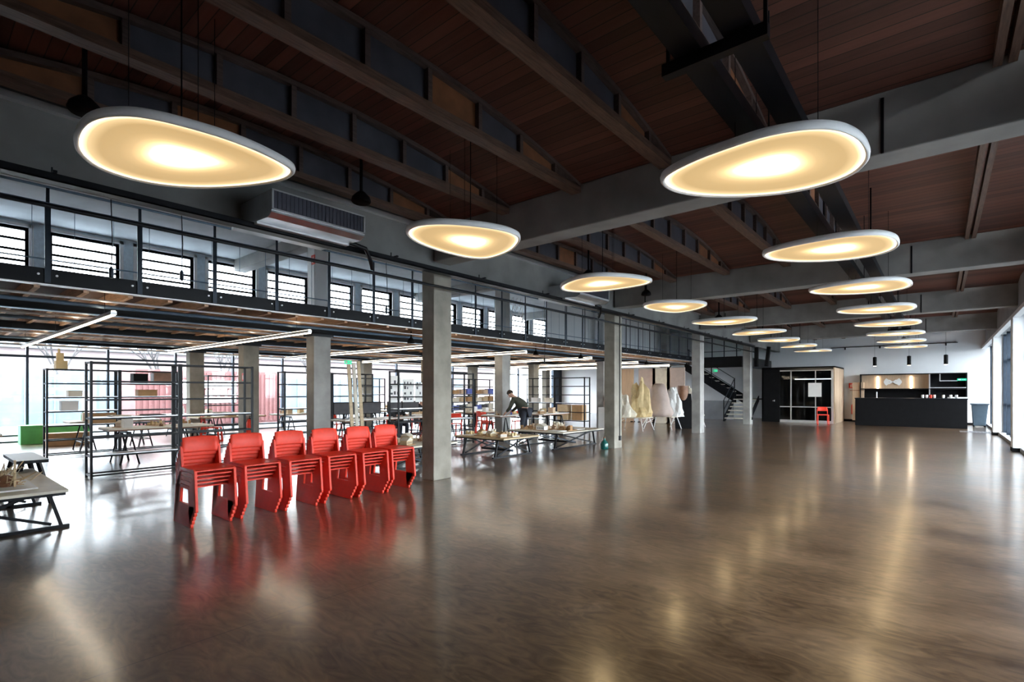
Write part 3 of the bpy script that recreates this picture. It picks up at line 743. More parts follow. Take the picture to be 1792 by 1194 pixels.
# low tables
n = 0
def scatter(x, y, lx, ly, z, where, N, seed):
    rnd = random.Random(seed); cols = max(1,int(math.ceil(math.sqrt(N*lx/ly)))); rows = int(math.ceil(N/cols)); idx = 0
    for r in range(rows):
        for c in range(cols):
            if idx >= N: return
            side = (['hall side'],['far side','hall side'],['far side','middle','hall side'],['far side','inner middle','outer middle','hall side'])[cols-1][c]
            px = x-lx/2+lx*(c+.5)/cols; py = y-ly/2+ly*(r+.5)/rows
            sc = min(lx/cols/.58, ly/rows/.45, 1.0)
            pos = '%s from near end, %s' % (ORD[r], side)
            kd = rnd.choice(['block','block','house','stick','box','paper','bottle','block'])
            cc = rnd.choice(['cream','ply','card','paper','yellow','tan'])
            if kd == 'block': block_model(px,py,z,'%s block model on %s, %s' % (CN[cc],where,pos),cc,sc,seed*50+idx,rnd.choice(['cream','card','ply','paper']))
            elif kd == 'house': house_model(px,py,z,'pitched-roof model on %s, %s' % (where,pos),cc,sc*1.0,rnd.uniform(0,3))
            elif kd == 'stick': stick_model(px,py,z,'stick model on %s, %s' % (where,pos),sc*.8,seed+idx)
            elif kd == 'box': box_item(px,py,z,'%s box on %s, %s' % (CN[cc],where,pos),cc,(.3*sc,.24*sc,rnd.uniform(.12,.26)))
            elif kd == 'paper': paper_stack(px,py,z,'loose sheets on %s, %s' % (where,pos),rnd.uniform(-.5,.5))
            else: bottle(px,py,z,'small bottle on %s, %s' % (where,pos),rnd.choice(['paper','green','blue','red']))
            idx += 1
scatter(-8.03,9.05,1.3,1.1,.45,'low table left of bending person',9,11)
scatter(-8.10,11.6,1.5,1.8,.45,'low table by teal bottle',10,12)
scatter(-8.3,6.6,1.2,1.3,.45,'low table behind red chairs',6,13)
for i, (x, y, t) in enumerate(benches):
    if y < .5: continue
    xi = {-13.0:'hall-row',-16.6:'middle-row',-19.2:'window-row'}.get(x)
    if xi is None: where = ['bench beside bending person','bench near steel rack'][0 if y < 13 else 1]
    else: where = '%s %s bench' % (xi, ORD[(.2,3.6,6.4,8.8,11.3,13.8).index(y)])
    scatter(x, y, .75, 1.8, .74, where, 5 if x > -17 else 3, 20+i)
# monitors on desks seen between the columns
for k, (x, y, rz) in enumerate(((-12.2,7.6,-.4),(-12.1,8.4,-.2),(-12.0,9.1,.1),(-12.15,9.8,-.3),(-11.9,10.5,.2))):
    if k == 0: dsk = bench(-12.05, 9.0, .75, 3.4, 'long desk carrying the row of black monitors', 'paper', .74)
    monitor(x, y, .742, 'black computer monitor on the long desk, %s from the left' % ORD[k], rz+PI)
# rack contents
def shelf_z(k, levels=6, H=2.0): return .06+(H-.08)*k/levels+.026
box_item(-15.4,2.5,shelf_z(3),'white model box on the rack with the yellow offcuts','paper',(.28,.3,.2))
box_item(-15.4,3.1,shelf_z(2),'brown cardboard box low on the rack with the yellow offcuts','card',(.3,.5,.22))
box_item(-15.4,2.6,shelf_z(4),'small pale box high on the rack with the yellow offcuts','cream',(.25,.25,.12))
box_item(-15.4,3.85,shelf_z(5),'black box on the top shelf of the rack behind the front rack','black_matte',(.3,.3,.22))
box_item(-15.4,4.35,shelf_z(5),'brown box on the top shelf of the rack behind the front rack','brown',(.3,.45,.25))
box_item(-15.4,4.0,shelf_z(4),'cardboard box under the black box on the rack behind the front rack','card',(.28,.4,.14))
o = MB().box(-.12,.12,-.10,.10,0,.18).box(-.08,.02,-.07,.05,.18,.36).box(-.03,.0,-.05,-.01,.36,.46).build('wooden_offcut_tower','yellow'); o.location=(-15.4,2.36,2.0); tag(o,'yellow wooden offcuts piled on top of the left rack','wood offcuts')
for (x, y, nm) in ((-15.3,14.95,'nearer model rack'),(-15.3,16.3,'farther model rack')):
    for k in (2,3,4):
        for q, dy in enumerate((-.35,.05,.42)):
            c = ['cream','ply','card','tan','blue','dgrey'][(k*2+q)%6]
            box_item(x, y+dy, shelf_z(k), '%s model box on %s, %s board up, %s from left' % (CN[c], nm, ORD[k-2], ORD[q]), c, (.28,.28,.14+.03*q))
for k, (dx) in enumerate((-.35,.3)):
    box_item(-10.6+dx,16.2,shelf_z(1),['plywood box low on rack, left','brown box low on rack, right'][k]+' of two near the teal bottle column',['ply','card'][k],(.45,.3,.55))
    box_item(-11.95+dx,16.2,shelf_z(3),['white box','cream box'][k]+' at mid height of the left rack half, right of the standing person',['paper','cream'][k],(.3,.25,.16))
for k, (x, y, c) in enumerate(((-11.15,2.5,'cream'),(-11.15,3.0,'dgrey'),(-11.15,4.2,'paper'))):
    paper_stack(x, y, shelf_z(3), ['cream board pile on the front rack near its left posts','dark board pile on the front rack near its middle','white board pile on the farther half of the front rack'][k], 0, c)
# things at the far left
box_item(-19.8,2.9,0,'green storage crate on the floor at the far left','green',(.5,1.5,.5)); box_item(-18.6,3.0,0,'brown cardboard carton on the floor beside the green crate','card',(.4,.9,.32))
t = T('boat_model','pale wooden hull-shaped model resting on the far left bench','model',(-13.0,.35,.74))
MB().prism([(-.75,.26),(.75,.26),(.55,.04),(.35,0),(-.4,0),(-.62,.06)], -.22,.22,'x').build('hull','cream',t,bevel=.02)
MB().box(-.25,.25,-.78,.78,.26,.285).build('deck_board','ply',t)
bt = T('slatted_bench','low black wooden bench behind the left edge table','bench',(-9.6,1.1,0),.0)
MB().box(-.6,.6,-.16,.16,.56,.60).build('seat_board','black',bt)
for s in (-1,1):
    for q in (-1,1): MB().bar((s*.5,q*.2,0),(s*.42,q*.08,.56),.05,.04).build('leg','black',bt)

# leaning planks
for k in range(3):
    o = MB().box(-.015,.015,-.035,.035,0,2.1+.04*k).build('plank','cream' if k%2 else 'ply')
    o.location = (-9.72+.04*k,6.30+.10*k,0); o.rotation_euler = (0,math.radians(-8),math.radians(-10))
    tag(o, 'long pale plank leaning against the aisle column, %s of three from the left' % ORD[k], 'plank', 'leaning planks')
# demijohn
t = T('glass_demijohn','teal glass bottle standing on the floor at the column foot','bottle',(-6.62,11.62,0))
MB().lathe([(.085,0),(.10,.02),(.105,.13),(.085,.18),(.03,.23),(.025,.27),(.032,.28)],20).build('bottle_body','teal',t,smooth=True)
MB().lathe([(.026,.28),(.028,.31)],12).build('stopper','brown',t)
# fire extinguishers and signs
def extinguisher(x,y,z,label,rz=0):
    t = T('fire_extinguisher',label,'fire extinguisher',(x,y,z),rz,'fire extinguishers')
    MB().lathe([(.07,0),(.085,.02),(.085,.42),(.05,.50),(.025,.52)],16).build('cylinder','red',t,smooth=True)
    MB().box(-.02,.06,-.015,.015,.52,.56).box(-.03,.05,-.012,.012,.58,.60).build('valve_handle','black',t)
    MB().tube([(.03,0,.54),(.11,0,.45),(.11,0,.2)],.011).build('hose','black',t)
extinguisher(-13.72,5.82,.25,'red fire extinguisher hung on the middle-row aisle column'); extinguisher(-3.25,29.85,.35,'red fire extinguisher on the end wall between meeting box and bar')
def sign(x,y,z,w,h,c,label,axis='y',sym='paper'):
    o = T('wall_sign',label,'sign',(x,y,z),0 if axis=='y' else PI/2,'safety signs')
    MB().box(-w/2,w/2,-.006,.006,-h/2,h/2).build('sign_plate',c,o)
    if c == 'green_sign':
        MB().box(-w*.38,-w*.12,-.009,-.006,-h*.3,h*.3).box(w*.0,w*.30,-.009,-.006,-h*.06,h*.06).prism([(w*.25,-h*.2),(w*.4,0),(w*.25,h*.2)],-.009,-.006,'y').build('pictogram',sym,o)
    else:
        MB().box(-w*.18,w*.02,-.009,-.006,-h*.32,h*.2).box(-w*.1,-w*.06,-.009,-.006,h*.2,h*.35).box(w*.15,w*.22,-.009,-.006,-h*.3,h*.3).build('pictogram',sym,o)
sign(-13.75,5.67,1.85,.14,.2,'red','small red extinguisher sign on the middle-row aisle column'); sign(-10.28,5.67+.0,4.3,.14,.2,'red','small red sign on the mezzanine column')
sign(-3.35,29.985,1.75,.2,.25,'red','small red and white sign on the end wall above the extinguisher')
sign(-15.0,9.5,2.44,.26,.12,'green_sign','green exit sign hanging under the mezzanine left of the big column','x')
sign(-8.1,24.55,2.44,.2,.11,'green_sign','green exit sign above the staircase','y')

# ---------------------------------------------------------------- far sculptures area
def splay_table(x,y,lx,ly,h,label):
    t = T('splay_leg_table',label,'table',(x,y,0),0,'pale splay-legged tables')
    MB().box(-lx/2,lx/2,-ly/2,ly/2,h-.025,h).build('table_top','cream',t)
    for s in (-1,1):
        for q in (-1,1):
            MB().tube([(s*(lx/2-.12),q*(ly/2-.1),h-.02),(s*(lx/2+.02),q*(ly/2+.02),0)],[.02,.014]).build('leg','paper',t)
        MB().tube([(s*(lx/2-.03),-(ly/2-.04),.22),(s*(lx/2-.2),ly/2-.1,h-.03)],.012).build('brace','paper',t)
splay_table(-8.95,17.9,1.2,.9,.5,'pale splay-legged table under the tan rock sculpture')
splay_table(-8.35,19.2,1.1,.9,.5,'pale splay-legged table under the rounded white sculpture')
splay_table(-8.0,20.9,1.0,1.1,.5,'pale splay-legged table behind, carrying the brown cylinder and white disc')
def lump(x,y,z,label,c,sx,sy,sz,seed,amp=.25,facet=True,sub=3):
    import bmesh
    bm = bmesh.new(); bmesh.ops.create_icosphere(bm, subdivisions=sub, radius=1)
    for v in bm.verts:
        nz = noise.noise(v.co*1.7+Vector((seed,seed*2,0)))+.5*noise.noise(v.co*4+Vector((seed,0,seed)))
        zz = max(0,(v.co.z+.45)/1.45); w = (1-.42*zz)*(1.12 if v.co.z < -.2 else 1); v.co = Vector((v.co.x*w*sx, v.co.y*w*sy, zz*sz))*(1+amp*nz)
        v.co.z = max(0, v.co.z)
    me = bpy.data.meshes.new('sculpture'); bm.to_mesh(me); bm.free(); me.materials.append(M[c])
    if not facet:
        for p in me.polygons: p.use_smooth = True
    o = bpy.data.objects.new('sculpture', me); COL.objects.link(o); o.location = (x,y,z); return tag(o,label,'sculpture','sculptures on pale tables')
lump(-9.35,17.75,.5,'lumpy cream paper rock sculpture on the left pale table','cream',.5,.36,.85,3,.5)
lump(-8.85,18.25,.5,'tall tan peaked sculpture beside the cream rock sculpture','yellow',.5,.4,1.35,5,.4)
lump(-8.45,19.1,.5,'tall rounded rose-white sculpture in the middle','pinkwood',.58,.44,1.35,9,.15,False)
lump(-8.0,19.35,.5,'white draped sculpture right of the rose-white one','paper',.42,.36,1.1,12,.28)
o = MB().box(-.02,.02,-.35,.35,0,1.5).build('leaning_panel','black_matte'); o.location=(-7.75,19.9,.0); o.rotation_euler=(0,math.radians(-24),math.radians(-60)); tag(o,'black panel leaning diagonally behind the white draped sculpture','panel')
o = MB().lathe([(.2,0),(.2,1.2)],20).build('cylinder_model','brown',smooth=False); o.location=(-8.05,20.5,.5); tag(o,'tall brown cylinder sculpture on the far pale table','sculpture')
o = MB().lathe([(.02,-.03),(.36,-.03),(.36,.03),(.02,.03)],28).build('disc_model','paper'); o.location=(-7.75,20.75,1.0); o.rotation_euler=(PI/2,0,.5); tag(o,'round white disc sculpture right of the brown cylinder','sculpture')
lump(-8.0,21.2,.5,'green and cream lumpy sculpture behind the white disc','cream',.3,.3,1.0,17,.5)
for k, (x, c, lab) in enumerate(((-12.6,'white_wall','pale white'),(-11.7,'tan','orange-tan wooden'),(-10.6,'pinkwood','rose-coloured'),(-9.9,'cream','cream'),(-9.2,'pinkwood','dull rose'))):
    o = T('display_panel','%s tall display panel behind the sculptures, %s from the left' % (lab, ORD[k]),'panel',(x,22.6,0),group='display panels behind the sculptures')
    MB().box(-.42,.42,-.02,.02,0,2.55).build('panel_board',c,o)
    for s in (-1,1): MB().box(s*.36-.02,s*.36+.02,-.2,.2,0,.04).build('foot','black',o)

# staircase by the far column
st = T('staircase','dark steel staircase with pale treads behind the far columns','staircase',(-7.6,25.9,0))
for k in range(6): MB().box(-.5,.6,.28*k,.28*k+.30,.18*(k+1)-.04,.18*(k+1)).build('tread','cream',st)
MB().box(-.5,.6,1.68,2.9,1.04,1.10).build('landing','black',st)
for k in range(9): MB().box(-.29*k-.79,-.29*k-.49,1.75,2.85,1.1+.19*(k+1)-.04,1.1+.19*(k+1)).build('tread','cream',st)
for x in (-.55,.6): MB().prism([(-.02,0),(.2,0),(1.75,.98),(1.75,1.25),(-.02,.22)],x,x+.04,'x').build('stringer','black',st)
for y in (1.70,2.86): MB().prism([(-.45,.85),(-.45,1.35),(-3.15,3.05),(-3.15,2.62)],y,y+.04,'y').build('stringer','black',st)
MB().box(-3.0,-.56,1.60,1.66,0,.98).build('underside_wall','grey_wall',st)
for (x,y,z) in ((-.53,0,.0),(-.53,1.7,1.1),(-1.7,1.7,1.9),(-2.9,1.7,2.7)): MB().box(x-.02,x+.02,y-.02,y+.02,z,z+1.05).build('baluster','black',st)
for dz in (1.03,.55): MB().bar((-.53,0,dz),(-.53,1.7,1.1+dz),.03).bar((-.53,1.7,1.1+dz),(-3.0,1.7,2.72+dz),.03).build('handrail','navy',st)
# speaker pair on far column
for k, x in enumerate((-6.15,-5.75)):
    o = T('wall_speaker','tall black line speaker tilted beside the farthest column, %s of the pair' % ['left','right'][k],'speaker',(x,24.0,2.55),0,'line speakers')
    m = MB().box(-.07,.07,-.08,.08,0,.85).build('cabinet','black_matte',o,bevel=.01); m.rotation_euler=(0,.0 if k==0 else .12,0)
    MB().box(-.02,.02,.0,.35,.3,.34).build('bracket','black',o)

# ---------------------------------------------------------------- far end: meeting box, bar
mb = T('meeting_box','black box room with a glazed front against the end wall','booth',(-5.15,28.4,0))
MB().box(-1.55,-.75,-1.3,-1.25,0,2.6).box(-1.55,-1.5,-1.3,1.55,0,2.6).box(-1.55,1.5,-1.3,1.55,2.55,2.62).box(-1.5,1.5,1.5,1.55,0,2.55).build('black_shell','black_matte',mb)
MB().box(-.75,1.45,-1.3,-1.25,0,.12).box(-.75,1.45,-1.3,-1.25,2.42,2.47).box(-.75,1.45,-1.3,-1.26,.72,.76).box(-.30,-.25,-1.3,-1.25,.1,2.45).box(.72,.76,-1.3,-1.25,.1,2.45).box(1.36,1.45,-1.3,-1.2,.1,2.45).build('glazing_frame','alu',mb)
MB().box(-.75,1.40,-1.285,-1.275,.1,2.45).build('front_glass','glass_dark',mb)
MB().box(1.45,1.5,-1.3,-.95,0,2.55).box(1.45,1.5,-.9,.2,0,2.55).box(1.45,1.5,.25,1.5,0,2.55).build('wood_side','tan',mb)
MB().box(-1.0,-.97,-1.36,-1.3,.98,1.06).box(-1.06,-.97,-1.37,-1.35,1.0,1.03).build('door_handle','alu',mb)
MB().box(.45,.98,-1.325,-1.305,1.22,1.86).build('notice_sheet','paper',mb)
MB().box(-.4,1.2,.2,.26,2.05,2.09).build('strip_light','led',mb)
MB().box(-.6,1.2,-.2,.5,.70,.74).box(-.5,-.45,-.1,.4,0,.7).box(1.05,1.1,-.1,.4,0,.7).build('inner_table','dgrey',mb)
# counter
bc = T('bar_counter','long black bar counter standing before the end wall','counter',(-1.02,26.8,0))
MB().box(-1.83,1.84,0,.75,.0,1.15).build('counter_body','black_matte',bc,bevel=.004)
MB().box(-1.85,1.86,-.02,.77,1.15,1.19).build('counter_top','black',bc)
bk = T('bar_back_cabinet','black shelving wall behind the bar with a lit wooden niche','cabinet',(-1.02,29.4,0))
MB().box(-1.92,1.92,.45,.55,0,2.28).box(-1.92,1.92,.0,.5,2.24,2.28).box(-1.92,-1.88,0,.5,0,2.28).box(1.88,1.92,0,.5,0,2.28).box(-1.92,1.92,0,.5,1.56,1.60).box(-1.9,1.9,0,.5,0,.9).build('carcass','black_matte',bk)
MB().box(-1.88,.64,.40,.45,1.60,2.24).build('niche_back_panel','tan',bk)
for x in (-1.25, .0): MB().box(x-.03,x+.03,.36,.40,1.61,2.16).build('led_strip','led',bk)
MB().box(.64,.68,0,.45,1.0,2.24).box(.68,1.88,0,.4,1.62,1.65).box(1.0,1.03,.0,.4,1.95,2.24).box(1.0,1.6,0,.4,1.92,1.95).build('pale_shelf_edges','alu',bk)
# emblem: two fans meeting in an x
em = MB(); cx, cz = -.68, 1.91
for s in (-1,1):
    em.prism([(cx+s*.015,cz+.0),(cx+s*.24,cz+.17),(cx+s*.31,cz+.09),(cx+s*.09,cz)],.33,.345,'y'); em.prism([(cx+s*.015,cz+.0),(cx+s*.24,cz-.17),(cx+s*.31,cz-.09),(cx+s*.09,cz)],.33,.345,'y')
    em.prism([(cx+s*.28,cz+.11),(cx+s*.34,cz+.04),(cx+s*.34,cz-.04),(cx+s*.28,cz-.11),(cx+s*.12,cz)],.335,.35,'y')
em.bar((cx-.13,.338,cz-.10),(cx+.13,.338,cz+.10),.012,.028,(0,0,1)).bar((cx-.13,.342,cz+.10),(cx+.13,.342,cz-.10),.012,.028,(0,0,1))
em.build('emblem','paper',bk)
sign(.72,29.38,1.98,.3,.09,'green_sign','green exit sign above the right end of the bar')
for k, x in enumerate((-.55,-.42,-.30,-.18,.1,.33,.5)):
    o = MB().lathe([(.03,0),(.045,.04),(.045,.13),(.04,.14)],12).build('cup',['paper','paper','red','paper','paper','paper','galv'][k],smooth=True); o.location=(x,27.1+.05*(k%2),1.19)
    tag(o, '%s cup on the bar counter, %s from the left' % (['white','white','red','white','white','white','metal'][k], ORD[k]), 'cup', 'cups on the bar')
o = MB().box(-.32,.32,-.12,.12,0,.05).build('serving_tray','paper'); o.location=(.45+.1,27.35,1.19); tag(o,'flat white tray at the right end of the bar','tray')
t = T('beer_tap','slim metal tap at the left end of the bar','tap',(-2.1,27.1,1.19)); MB().tube([(0,0,0),(0,0,.26)],.02).build('column','galv',t); MB().tube([(0,0,.24),(0,-.1,.24),(0,-.1,.18)],.012).build('spout','galv',t)
for k, x in enumerate((-2.18,-1.0,.18)):
    t = T('cylinder_pendant','black cylinder pendant lamp above the bar, %s' % ['left of three','middle of three','right of three'][k],'pendant lamp',(x,27.2,2.57),group='bar pendants')
    MB().lathe([(.07,0),(.07,.38),(.03,.40)],18).build('shade','black_matte',t,smooth=False); MB().tube([(0,0,.39),(0,0,1.96)],.004,5).build('cable','black',t)
    MB().lathe([(.05,-.004),(.055,.0)],14).build('bulb_disc','led',t)
cb_ = T('wooden_cabinet','pale wooden low cabinet between the extinguisher and the bar','cabinet',(-3.05,29.7,0))
MB().box(-.2,.25,-.2,.28,.08,1.9).build('cabinet_body','tan',cb_); MB().box(-.3,.26,-.22,.28,1.5,1.53).build('ledge','brown',cb_)
wb = T('wheeled_bin','blue-grey wheeled rubbish bin in the right far corner','bin',(1.25,28.6,0))
MB().prism([(-.2,.06),(.18,.06),(.26,.92),(-.25,.92)],-.24,.24,'y').build('bin_body','bin',wb,bevel=.015)
MB().box(-.29,.29,-.28,.28,.92,.97).box(-.1,.1,-.3,-.28,.9,.96).build('lid','bin',wb,bevel=.01)
for s in (-1,1): MB().tube([(s*.20,.24,.07),(s*.14,.24,.07)],.07,14).build('wheel','black',wb)
fg = T('floor_grate','perforated metal floor grate right of the bar','grate',(1.0,25.0,.0))
m = MB()
for i in range(9): m.box(-.4+.1*i-.006,-.4+.1*i+.006,-.45,.45,.002,.008)
for i in range(9): m.box(-.45,.45,-.4+.1*i-.02,-.4+.1*i+.02,.002,.007)
m.build('bars','galv',fg)
tk = T('lighting_track','thin black lighting track on the white end wall above the bar','track',(-2.0,29.96,3.62))
MB().box(-2.2,2.6,-.02,.04,0,.03).build('rail','black',tk)
for x in (-1.6,-.2,1.2,2.2): MB().lathe([(.03,-.1),(.03,0)],10,(x,0,0)).build('track_spot','black',tk)

# wireframe lattice hanging on the mezzanine
t = T('lattice_sculpture','white zigzag lattice piece standing on the mezzanine behind the railing','sculpture',(-10.9,12.9,3.1))
m = MB()
for r in range(3):
    for k in range(7):
        a = (0,-.7+.2*k,.7+.28*r); b = (0,-.6+.2*k,.95+.28*r); c = (0,-.5+.2*k,.7+.28*r); m.bar(a,b,.012); m.bar(b,c,.012)
    m.bar((0,-.7,.7+.28*r),(0,.7,.7+.28*r),.012)
m.bar((0,-.7,0),(0,-.7,1.5),.02); m.bar((0,.7,0),(0,.7,1.5),.02); m.build('lattice_bars','paper',t)

# ---------------------------------------------------------------- people
def person(label, loc, rz, joints, jacket, hair='hair', seated=False):
    """joints: dict of points (local, facing +x)"""
    t = T('person', label, 'person', loc, rz)
    J = joints
    order = ['pelvis','waist','chest','neck','head','headtop','shL','elL','haL','shR','elR','haR','hpL','knL','ftL','toL','hpR','knR','ftR','toR']
    rad = dict(pelvis=.145,waist=.135,chest=.16,neck=.055,head=.088,headtop=.07,shL=.07,elL=.046,haL=.03,shR=.07,elR=.046,haR=.03,hpL=.095,knL=.065,ftL=.045,toL=.035,hpR=.095,knR=.065,ftR=.045,toR=.035)
    E = [('pelvis','waist'),('waist','chest'),('chest','neck'),('neck','head'),('head','headtop'),('chest','shL'),('shL','elL'),('elL','haL'),('chest','shR'),('shR','elR'),('elR','haR'),('pelvis','hpL'),('hpL','knL'),('knL','ftL'),('ftL','toL'),('pelvis','hpR'),('hpR','knR'),('knR','ftR'),('ftR','toR')]
    def skin(name, names, edges, m, scale, parent, rr=None):
        me = bpy.data.meshes.new(name); idx = {n:i for i,n in enumerate(names)}
        me.from_pydata([J[n] for n in names], [(idx[a],idx[b]) for a,b in edges], [])
        o = bpy.data.objects.new(name, me); COL.objects.link(o); me.materials.append(M[m])
        sk = o.modifiers.new('skin','SKIN'); sk.use_smooth_shade = True
        for i, n in enumerate(names):
            r = (rr or rad)[n]*scale; me.skin_vertices[0].data[i].radius = (r, r)
        me.skin_vertices[0].data[0].use_root = True
        sb = o.modifiers.new('sub','SUBSURF'); sb.levels = 2; sb.render_levels = 2
        o.parent = parent; return o
    body = skin('body', order, E, 'skin', 1., t)
    skin('jacket', ['chest','waist','pelvis','shL','elL','shR','elR','wrL','wrR'], [('chest','waist'),('waist','pelvis'),('chest','shL'),('shL','elL'),('chest','shR'),('shR','elR'),('elL','wrL'),('elR','wrR')], jacket, 1.25, t, dict(rad, wrL=.034, wrR=.034))
    skin('trousers', ['pelvis','hpL','knL','ftL','hpR','knR','ftR'], [('pelvis','hpL'),('hpL','knL'),('knL','ftL'),('pelvis','hpR'),('hpR','knR'),('knR','ftR')], 'jeans', 1.12, t)
    h = Vector(J['head']); ht = Vector(J['headtop']); d = (ht-h).normalized()
    fwd = Vector((1,0,0)); fwd = (fwd-d*fwd.dot(d)).normalized(); side = d.cross(fwd)
    import bmesh
    bm = bmesh.new(); bmesh.ops.create_icosphere(bm, subdivisions=3, radius=.102)
    for v in bm.verts:
        loc_ = v.co.copy(); v.co = h+d*.075+fwd*(loc_.x*1.08-.022)+side*loc_.y*.9+d*loc_.z
    dead = [v for v in bm.verts if (v.co-(h+d*.075)).dot(fwd) > .045 and (v.co-(h+d*.075)).dot(d) < .04 or (v.co-(h+d*.075)).dot(d) < -.06]
    bmesh.ops.delete(bm, geom=dead, context='VERTS')
    me = bpy.data.meshes.new('hair'); bm.to_mesh(me); bm.free(); me.materials.append(M[hair]); o = bpy.data.objects.new('hair', me); COL.objects.link(o); o.parent = t
    sm = o.modifiers.new('sol','SOLIDIFY'); sm.thickness = .012
    f = MB(); c = h+d*.03+fwd*.085
    f.add([tuple(c+side*.014-d*.02), tuple(c-side*.014-d*.02), tuple(c+d*.03), tuple(c+fwd*.026-d*.012)], [(0,1,3),(1,2,3),(2,0,3),(0,2,1)]); f.build('nose','skin',t)
    f = MB()
    for s in (-1,1):
        e = c+side*s*.03+d*.03-fwd*.002; f.lathe([(.002,-.008),(.009,0),(.002,.008)],8,tuple(e))
    f.build('eyes','darkcloth',t)
    f = MB(); f.bar(tuple(c-d*.05+side*.02),tuple(c-d*.05-side*.02),.008); f.build('mouth','brown',t)
    for s in (-1,1):
        e = h+d*.03+side*s*.085; MB().lathe([(.006,-.03),(.016,-.01),(.018,.012),(.006,.03)],8,tuple(e)).build('ear','skin',t)
    for L in 'LR':
        ha = Vector(J['ha'+L]); dd = (ha-Vector(J['el'+L])).normalized(); sd = dd.cross(Vector((0,0,1))).normalized()
        pm = MB()
        nm = 'hand'
        pts = []
        me = bpy.data.meshes.new(nm); V = [tuple(ha), tuple(ha+dd*.05)]; Ed = [(0,1)]; R = [.026,.034]
        for i, (o_, ln) in enumerate(((-.03,.075),(-.01,.085),(.01,.08),(.03,.065))):
            b = ha+dd*.07+sd*o_; V.append(tuple(b)); V.append(tuple(b+dd*ln*.5-Vector((0,0,.008)))); V.append(tuple(b+dd*ln-Vector((0,0,.025))))
            k = len(V)-3; Ed += [(1,k),(k,k+1),(k+1,k+2)]; R += [.011,.009,.007]
        s = 1 if L == 'L' else -1
        V += [tuple(ha+dd*.02+sd*s*.035), tuple(ha+dd*.06+sd*s*.06)]; k = len(V)-2; Ed += [(0,k),(k,k+1)]; R += [.012,.009]
        me.from_pydata(V, Ed, []); o = bpy.data.objects.new(nm, me); COL.objects.link(o); me.materials.append(M['skin'])
        o.modifiers.new('skin','SKIN')
        for i, r in enumerate(R): me.skin_vertices[0].data[i].radius = (r, r*.8)
        me.skin_vertices[0].data[0].use_root = True; o.modifiers.new('s','SUBSURF').render_levels = 1; o.parent = t
    return t
stand = dict(pelvis=(-.10,0,.93),waist=(0,0,1.06),chest=(.17,0,1.24),neck=(.31,0,1.32),head=(.38,0,1.36),headtop=(.47,0,1.45),
 shL=(.20,.17,1.25),elL=(.30,.21,.99),haL=(.48,.14,.85),wrL=(.45,.15,.87),shR=(.20,-.17,1.25),elR=(.30,-.21,.99),haR=(.48,-.14,.85),wrR=(.45,-.15,.87),
 hpL=(-.10,.09,.88),knL=(-.04,.10,.48),ftL=(-.09,.11,.08),toL=(.05,.12,.035),hpR=(-.10,-.09,.88),knR=(-.02,-.10,.48),ftR=(-.03,-.11,.08),toR=(.11,-.12,.035))
person('person in a dark olive jacket bending forward behind the low model table', (-9.55,11.9,0), -2.95, stand, 'olive')
up = dict(stand, pelvis=(0,0,.95), waist=(.01,0,1.10), chest=(.03,0,1.30), neck=(.05,0,1.46), head=(.07,0,1.53), headtop=(.07,0,1.66),
 shL=(.03,.18,1.38),elL=(.05,.23,1.10),haL=(.22,.18,.98),wrL=(.19,.19,1.0),shR=(.03,-.18,1.38),elR=(.05,-.23,1.10),haR=(.22,-.18,.98),wrR=(.19,-.19,1.0),
 hpL=(0,.09,.9),knL=(.02,.10,.49),ftL=(-.02,.11,.08),toL=(.12,.12,.035),hpR=(0,-.09,.9),knR=(.02,-.10,.49),ftR=(-.01,-.11,.08),toR=(.13,-.12,.035))
sit = dict(pelvis=(0,0,.55),waist=(.01,0,.70),chest=(.04,0,.90),neck=(.08,0,1.06),head=(.11,0,1.13),headtop=(.12,0,1.26),
 shL=(.05,.18,.98),elL=(.14,.22,.76),haL=(.36,.15,.76),wrL=(.33,.16,.76),shR=(.05,-.18,.98),elR=(.14,-.22,.76),haR=(.36,-.15,.76),wrR=(.33,-.16,.76),
 hpL=(.02,.10,.52),knL=(.42,.12,.50),ftL=(.38,.12,.08),toL=(.52,.13,.035),hpR=(.02,-.10,.52),knR=(.42,-.12,.50),ftR=(.38,-.12,.08),toR=(.52,-.13,.035))
person('dark-haired person seated at the desk with monitors, seen between the columns', (-12.75,9.7,0), 0, sit, 'darkcloth')
dup(c0, (-12.70,9.7,0), 0, 'red chair under the seated dark-haired person', 'single red chairs in use')
person('person in black seated left of the aisle column behind the rack', (-13.75,11.5,0), 0.0, sit, 'darkcloth')
dup(c0, (-13.72,11.5,0), 0, 'red chair under the seated person in black', 'single red chairs in use')

t = T('plinth','white plinth with a small pale figure left of the bottle column','plinth',(-10.0,17.9,0))
MB().box(-.3,.3,-.3,.3,0,.85).build('plinth_body','paper',t)
lump(-10.0,17.9,.85,'small pale lumpy figure on the white plinth','pinkwood',.2,.2,.5,23,.5)
for k in range(3):
    t = T('pinned_sheet','white sheet with dark prints hanging on the rack by the big column, %s' % ['left','middle','right'][k],'poster',(-10.72,8.15+.42*k,1.2),0,'pinned sheets')
    MB().box(-.003,.003,-.18,.18,0,.68-.08*k).build('sheet','paper',t)
    m = MB(); rnd = random.Random(k)
    for r in range(4):
        for c in range(3):
            if rnd.random() < .7: m.box(.003,.006,-.14+.1*c,-.14+.1*c+rnd.uniform(.03,.07),.06+.14*r,.06+.14*r+rnd.uniform(.03,.09))
    m.build('dark_prints','dgrey',t)
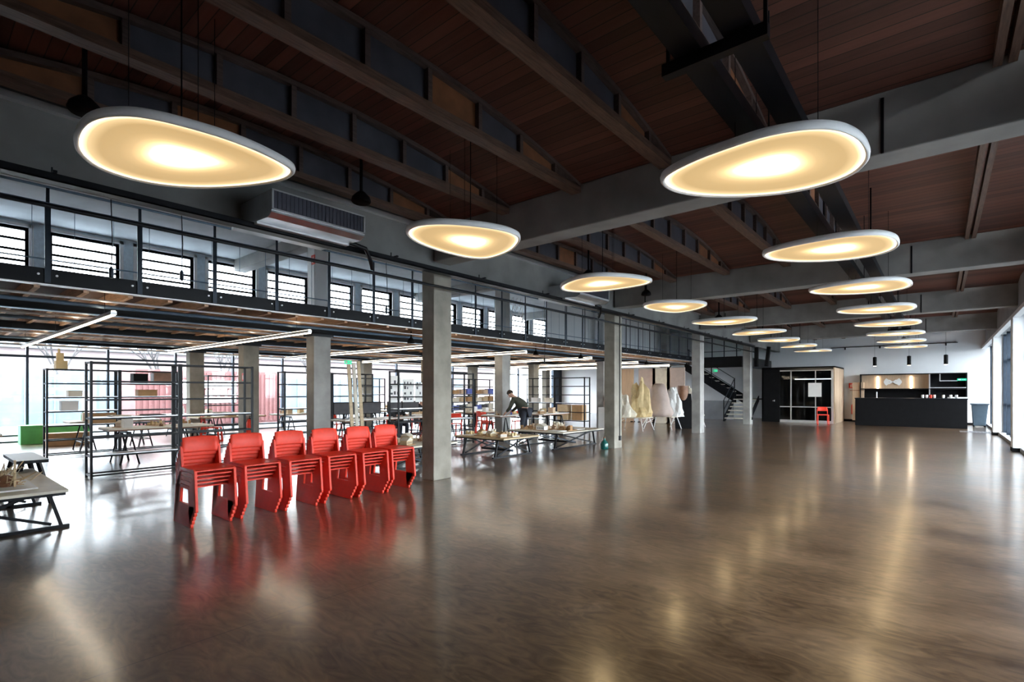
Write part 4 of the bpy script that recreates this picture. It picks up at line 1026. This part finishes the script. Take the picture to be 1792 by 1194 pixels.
# ---------------------------------------------------------------- outside the glass front
o = MB().box(-90,-20.8,-60,80,-.3,-.05).box(2.4,70,-60,80,-.3,-.05).build('ground_outside','ext_ground'); o['kind'] = 'structure'  # right slab is unseen, added to cut upward sky light on the ceiling
ct = T('shipping_container','red container outside the glass front','container',(-26.5,9.2,-.05))
MB().box(-1.2,1.2,-3,3,0,2.45).build('container_body','ext_red',ct)
m = MB()
for k in range(30): m.box(1.2,1.24,-2.95+.2*k,-2.85+.2*k,.1,2.35)
m.build('ribs','ext_red',ct)
MB().box(1.24,1.26,-1.3,.9,1.0,2.0).build('white_panel','paper',ct)
m = MB()
for k in range(6):
    y = -1.1+.32*k; m.box(1.26,1.27,y,y+.22,1.6,1.66).box(1.26,1.27,y,y+.05,1.3,1.66).box(1.26,1.27,y,y+.22,1.28,1.34)
m.build('faded_lettering','ext_red',ct)
for k, (y, w) in enumerate(((-1,9),(14,12))):
    o = T('site_fence','pale blue fence outside, %s the red container' % ['left of','right of'][k],'fence',(-31,y,-.05),group='pale blue fences'); MB().box(-.05,.05,-w/2-2,w/2+2,0,2.3).build('fence_panel','ext_blue',o)
    m = MB()
    for q in range(int(w+4)): m.box(.05,.1,-w/2-2+q,-w/2-1.94+q,0,2.35)
    m.build('fence_posts','ext_ground',o)
o = T('far_building','pale brick building far outside behind the fence','building',(-48,10,-.05)); MB().box(-3,3,-40,40,0,4.3).build('walls','ext_pink',o)
m = MB()
for q in range(24): m.box(3,3.03,-36+3*q,-34.6+3*q,1.5,3.0)
m.build('windows','ext_blue',o); MB().box(-3.3,3.3,-40.3,40.3,4.3,4.6).build('roof','ext_ground',o)
def tree(x, y, label, seed):
    rnd = random.Random(seed); m = MB(); m2 = MB()
    def grow(p, d, L, r, lev, mm):
        q = p+d*L; mm.tube([p,q],[r,r*.7],5,False)
        if lev == 0: return
        for _ in range(3):
            nd = (d+Vector((rnd.uniform(-1,1),rnd.uniform(-1,1),rnd.uniform(-.2,.7)))*.65).normalized(); grow(q, nd, L*.68, r*.6, lev-1, m2)
    t = T('bare_tree',label,'tree',(x,y,-.05),group='bare winter trees outside'); grow(Vector((0,0,0)),Vector((0,0,1)),2.0,.12,5,m)
    m.build('trunk','bark',t); m2.build('branches','bark',t)
for k, (x, y) in enumerate(((-34,1.5),(-36,5.5),(-34,9.5),(-37,14),(-35,19))): tree(x, y, 'bare tree outside beyond the fence, %s from the left' % ORD[k], 40+k)
